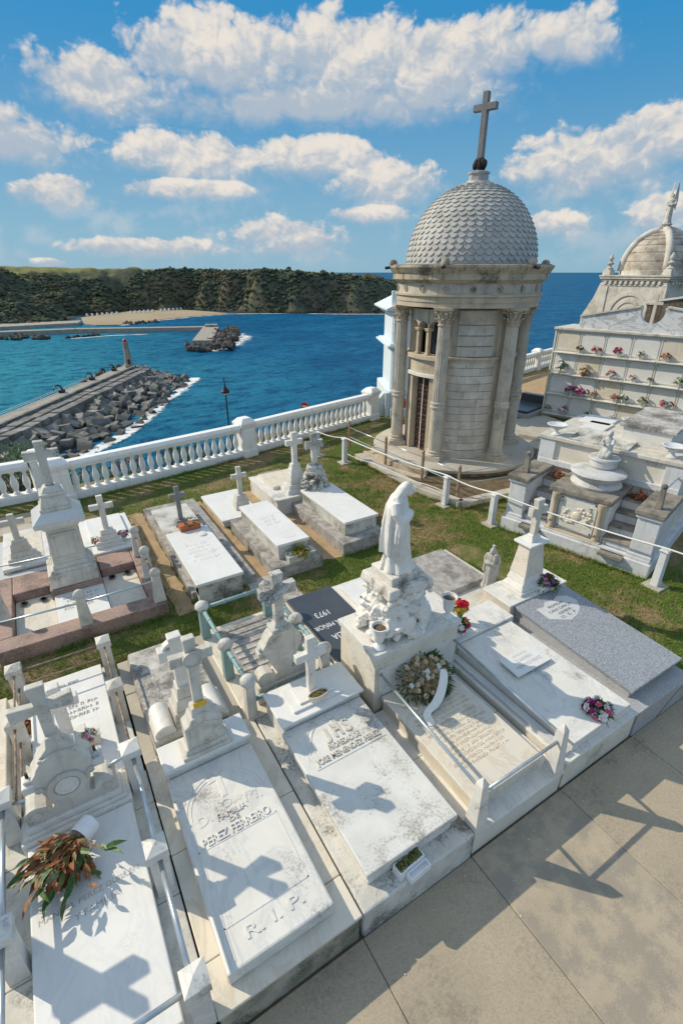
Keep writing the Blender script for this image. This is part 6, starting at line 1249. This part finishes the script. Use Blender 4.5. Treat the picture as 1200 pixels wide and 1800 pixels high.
# marble vases on the pedestal
for (x, y, l) in ((2.86, 3.82, 'empty white vase on the near left corner of the pedestal'), (3.99, 3.84, 'empty white vase on the right corner of the pedestal')):
    t = thing('stone_vase', (x, y, 1.245), l, 'vase', 'empty vases on the pedestal'); MB().lathe([(.075,0),(.08,.015),(.055,.04),(.03,.065),(.035,.09),(.06,.12),(.075,.20),(.08,.27),(.105,.31),(.11,.33),(.095,.33),(.085,.29),(.02,.285)], x, y, 20, 1.245).build('bowl', 'marble_clean', t, True); MB().lathe([(.082,.292),(.02,.297)], x, y, 16, 1.245).build('soil', 'soil', t)
bouquet('red_flower_vase', (4.62, 4.22, .64), .13, ['petal_red','petal_red','petal_yellow'], 18, 'vase with a large red bloom and green leaves right of the pedestal', pot=('vase','marble_clean',.07,.30), fl=.06)
bouquet('pink_bouquet', (4.42, 4.02, .64), .17, ['petal_coral','petal_coral','petal_pink','petal_white','petal_magenta'], 34, 'low bouquet of coral and pink flowers in front of the red bloom', pot=('tray','marble_clean',.17,.10), fl=.045, h0=.08)
bouquet('lily_bouquet', (4.92, 2.10, .60), .17, ['petal_magenta','petal_pink','petal_white','petal_white'], 34, 'pink and white flower bunch at the foot of the veined marble tomb', fl=.05, squash=.75)
bouquet('purple_bouquet', (6.42, 4.08, .70), .20, ['petal_purple','petal_pink','petal_magenta','petal_cream'], 44, 'purple and pink flowers in a marble trough on the granite tomb', pot=('tray','marble_white',.22,.10), fl=.034, squash=.6)
t = thing('planter_trough', (2.04, 3.88, .765), 'cream trough with a yellow plant at the foot of the white cross', 'planter'); b = MB(); b.lathe([(.10,0),(.135,.10),(.14,.105),(.125,.105),(.11,.04)], 2.04, 3.89, 20, .765, sy=.45, sx=1.0); 
b.build('trough', 'marble_cream', t, True); b = MB()
MB().lathe([(.122,.085),(.01,.09)], 2.04, 3.89, 16, .765, sy=.45).build('soil', 'soil', t)
for k in range(18): leafblade(b, (2.04+random.uniform(-.06,.06), 3.89+random.uniform(-.02,.02), .85), hemi(0), .06, .018)
b.build('leaves', 'leaf_yellow', t, recalc=False)
t = thing('moss_planter', (1.97, 1.97, KB), 'white plastic planter with moss beside an empty tray on the stained kerb', 'planter')
MX = Matrix.Translation((1.95, 2.0, KB)) @ Matrix.Rotation(R(4), 4, 'Z')
for (x0, x1, y0, y1, h) in ((-.15,.15,-.05,.06,.11), (-.08,.16,-.13,-.055,.07)):
    b = MB(MX); b.box(x0, x1, y0, y0+.012, 0, h); b.box(x0, x1, y1-.012, y1, 0, h); b.box(x0, x0+.012, y0+.012, y1-.012, 0, h); b.box(x1-.012, x1, y0+.012, y1-.012, 0, h); b.box(x0+.012, x1-.012, y0+.012, y1-.012, 0, .02); b.build('tray', 'white_plastic', t)
b = MB(MX)
for k in range(160): b.ball((random.uniform(-.13,.13), random.uniform(-.035,.045), .095+random.uniform(0,.02)), random.uniform(.008,.018), 5, 4)
b.build('moss', 'leaf_olive', t, recalc=False)
bouquet('grave_flowers', (-.40, 4.86, .52), .10, ['petal_pink','petal_white','petal_purple'], 14, 'small faded pink flowers in a stone box behind the medallion headstone', pot=('tray','marble_old',.11,.16), fl=.028, leaf='leaf_olive')
bouquet('dry_flowers', (-1.12, 5.65, KB), .14, ['petal_dry','leaf_dry'], 26, 'brown withered flowers between two rusty railed tombs at the left edge', fl=.04, leaf='leaf_dry')
bouquet('terracotta_trough', (1.98, 9.12, .75), .17, ['leaf_olive','petal_dry'], 12, 'terracotta trough with dry plants at the dark cross', 'planter', pot=('tray','terracotta',.20,.13), fl=.03, leaf='leaf_olive', squash=.35, ll=.5, nleaf=40)
bouquet('front_planter', (3.50, 7.26, .55), .24, ['leaf_yellow'], 30, 'mound of yellow green moss growing at the front of the white slab tomb', 'planter', pot=('tray','stone_stained',.27,.14), fl=.03, leaf='leaf_yellow', squash=.5, nleaf=240, ll=.5)
bouquet('cross_flowers', (.30, 9.60, .60), .10, ['petal_pink','petal_dry'], 14, 'small pink flowers left of the plain cross behind the pink plot', pot=('vase','marble_white',.05,.12), fl=.03)
bouquet('cross_flowers', (.80, 9.62, .60), .11, ['petal_pink','petal_magenta'], 14, 'small rosy flowers right of the plain cross behind the pink plot', pot=('vase','marble_white',.05,.12), fl=.035)
for k, (lx, ly) in enumerate(((1.05, .70), (1.05, 2.28))):
    p = RZ @ Vector((lx, ly, 1.40)); bouquet('heather_pot', p, .17, ['leaf_dry','petal_coral'], 20, ('withered reddish heather at the top of the near vault stair','withered reddish heather at the top of the far vault stair')[k], 'plant', fl=.03, leaf='leaf_dry', squash=.4, nleaf=90, ll=.8)
NM = Matrix.Translation((NO.x, NO.y, 0)) @ Matrix.Rotation(NA, 4, 'Z')
NF = [(0,.95,'petal_dry leaf_olive',.12),(0,1.55,'petal_red petal_pink',.15),(0,2.25,'petal_red petal_magenta',.15),(0,2.95,'petal_cream petal_white',.12),(0,3.72,'petal_dry petal_coral',.13),(1,.40,'petal_white leaf_pale',.24),(1,1.25,'petal_cream petal_white',.22),(1,3.45,'petal_dry leaf_olive',.08),(1,2.9,'petal_pink petal_white',.1),(2,.95,'petal_magenta petal_pink',.19),(2,1.35,'petal_purple petal_magenta',.17),(2,1.75,'petal_coral petal_cream',.13),(2,2.45,'petal_pink petal_coral',.13),(2,2.75,'leaf_pale petal_white',.16),(2,3.4,'petal_cream petal_white',.16),(3,.2,'petal_cream petal_dry',.11),(3,.8,'petal_white petal_pink',.17),(3,1.7,'petal_white leaf_pale',.12),(2,4.1,'petal_pink petal_red petal_white',.19),(0,4.75,'petal_coral petal_cream',.14),(1,2.2,'petal_red petal_white',.14),(1,4.3,'petal_white leaf_pale',.16),(3,2.6,'petal_magenta petal_white',.14)]
nn = ('withered brown posy','bright red posy','crimson posy','cream posy','coral posy','leafy white arrangement','cream flowers in terracotta pots','small dry posy','small pink posy','large magenta arrangement','purple arrangement','coral and cream posy','pink posy','pale leafy posy','cream and white posy','faded cream posy','white and pink posy','white leafy posy','pink and red arrangement','coral and cream posy high up','red and white posy','pale green and white bunch','magenta and white posy')
rn = ('top','second','third','bottom')
for (r_, y, cs, s_), nm in zip(NF, nn):
    p = NM @ Vector((-.06, -y, rows_[r_][0]+.005)); bouquet('niche_flowers', p, s_*1.2, cs.split(), 16, f'{nm} on the {rn[r_]} row of burial niches', 'flowers', 'flower vases on the burial niches', pot=('pot','terracotta',.10,.12) if nm.startswith('cream flowers') else ('vase','marble_white',.05,.16), fl=s_*.36, h0=s_*.1, nleaf=40)
# polished black tomb and loose slabs beyond the mausoleum
t = thing('tomb', (16.9, 13.3, G), 'dark polished granite tomb between mausoleum and niche wall', 'tomb', rz=R(14)); MB().box(-1.3, .9, -.75, .65, -.1, .16).build('base', 'granite_base', t, False, .01, world=False); MB().box(-1.2, .8, -.65, .55, .16, .26).build('slab', 'granite_black', t, False, .01, world=False); MB().box(.5, .8, -.6, .5, .26, .55).build('headstone', 'granite_black', t, False, .01, world=False)
for k, (x, y, w, d, h, l) in enumerate(((13.2,9.6,1.5,.5,.28,'low cream kerb stone behind the rusty railing posts'),(14.3,10.6,1.2,.9,.16,'flat cream slab on the ground before the niche wall'),(12.4,8.7,1.1,.35,.34,'mossy kerb block beside the vault'))):
    solo(MB(Matrix.Translation((x,y,0)) @ Matrix.Rotation(R(20), 4, 'Z')).box(-w/2, w/2, -d/2, d/2, G-.05, G+h).build('stone_block', ('sandstone_pale','concrete_path','coping_dark')[k], None, False, .02), l, 'stone block')
# ------------------------------------------------------------ hang the small pieces on the part they belong to
def mid(o):
    c = np.empty(len(o.data.vertices)*3); o.data.vertices.foreach_get('co', c); c = c.reshape(-1, 3); return (c.min(0)+c.max(0))/2
SUBS = {'lettering': ('slab', 'name_plaque', 'shield_plate'), 'inscription': ('slab', 'floor_slab'), 'panel_fillet': ('slab',), 'relief_cross': ('slab',), 'slab_ridge': ('slab',), 'inlay': ('slab',), 'slot': ('slab',),
        'medallion': ('headstone', 'slab'), 'portrait': ('headstone',), 'rosette': ('headstone',), 'acroterion': ('headstone',), 'pin': ('headstone',), 'front_panel': ('headstone', 'block'), 'volute': ('headstone',),
        'cross_ring': ('cross',), 'yellow_plate': ('cross',), 'carved_garland': ('cross',), 'post_cap': ('post',), 'post_head': ('post',), 'rail_collar': ('rail',), 'panel_frame': ('die',), 'bolt': ('niche_panel', 'crest_panel'),
        'crest_relief': ('crest_panel',), 'frieze_rosette': ('frieze',), 'spout': ('cornice',), 'gutter_boss': ('cornice',), 'corbel': ('cornice',), 'flame_urn': ('urn_block',), 'lifting_ring': ('floor_slab',), 'glass': ('lantern',), 'bar': ('disc',), 'plaque_foot': ('name_plaque',), 'pediment_coping': ('pediment',), 'stair_tread': ('stair_riser',)}
base = lambda o: o.name.split('.')[0]
for root in [o for o in scn.objects if o.parent is None and o.type == 'EMPTY']:
    ch = [c for c in root.children if c.type == 'MESH']; cen = {}
    for c in ch:
        if base(c) in SUBS:
            cand = [p for p in ch if base(p) in SUBS[base(c)] and p.location.length < 1e-6]
            if not cand or c.location.length > 1e-6: continue
            for p in cand+[c]:
                if p.name not in cen: cen[p.name] = mid(p)
            c.parent = min(cand, key=lambda p: float(np.linalg.norm(cen[p.name]-cen[c.name])))
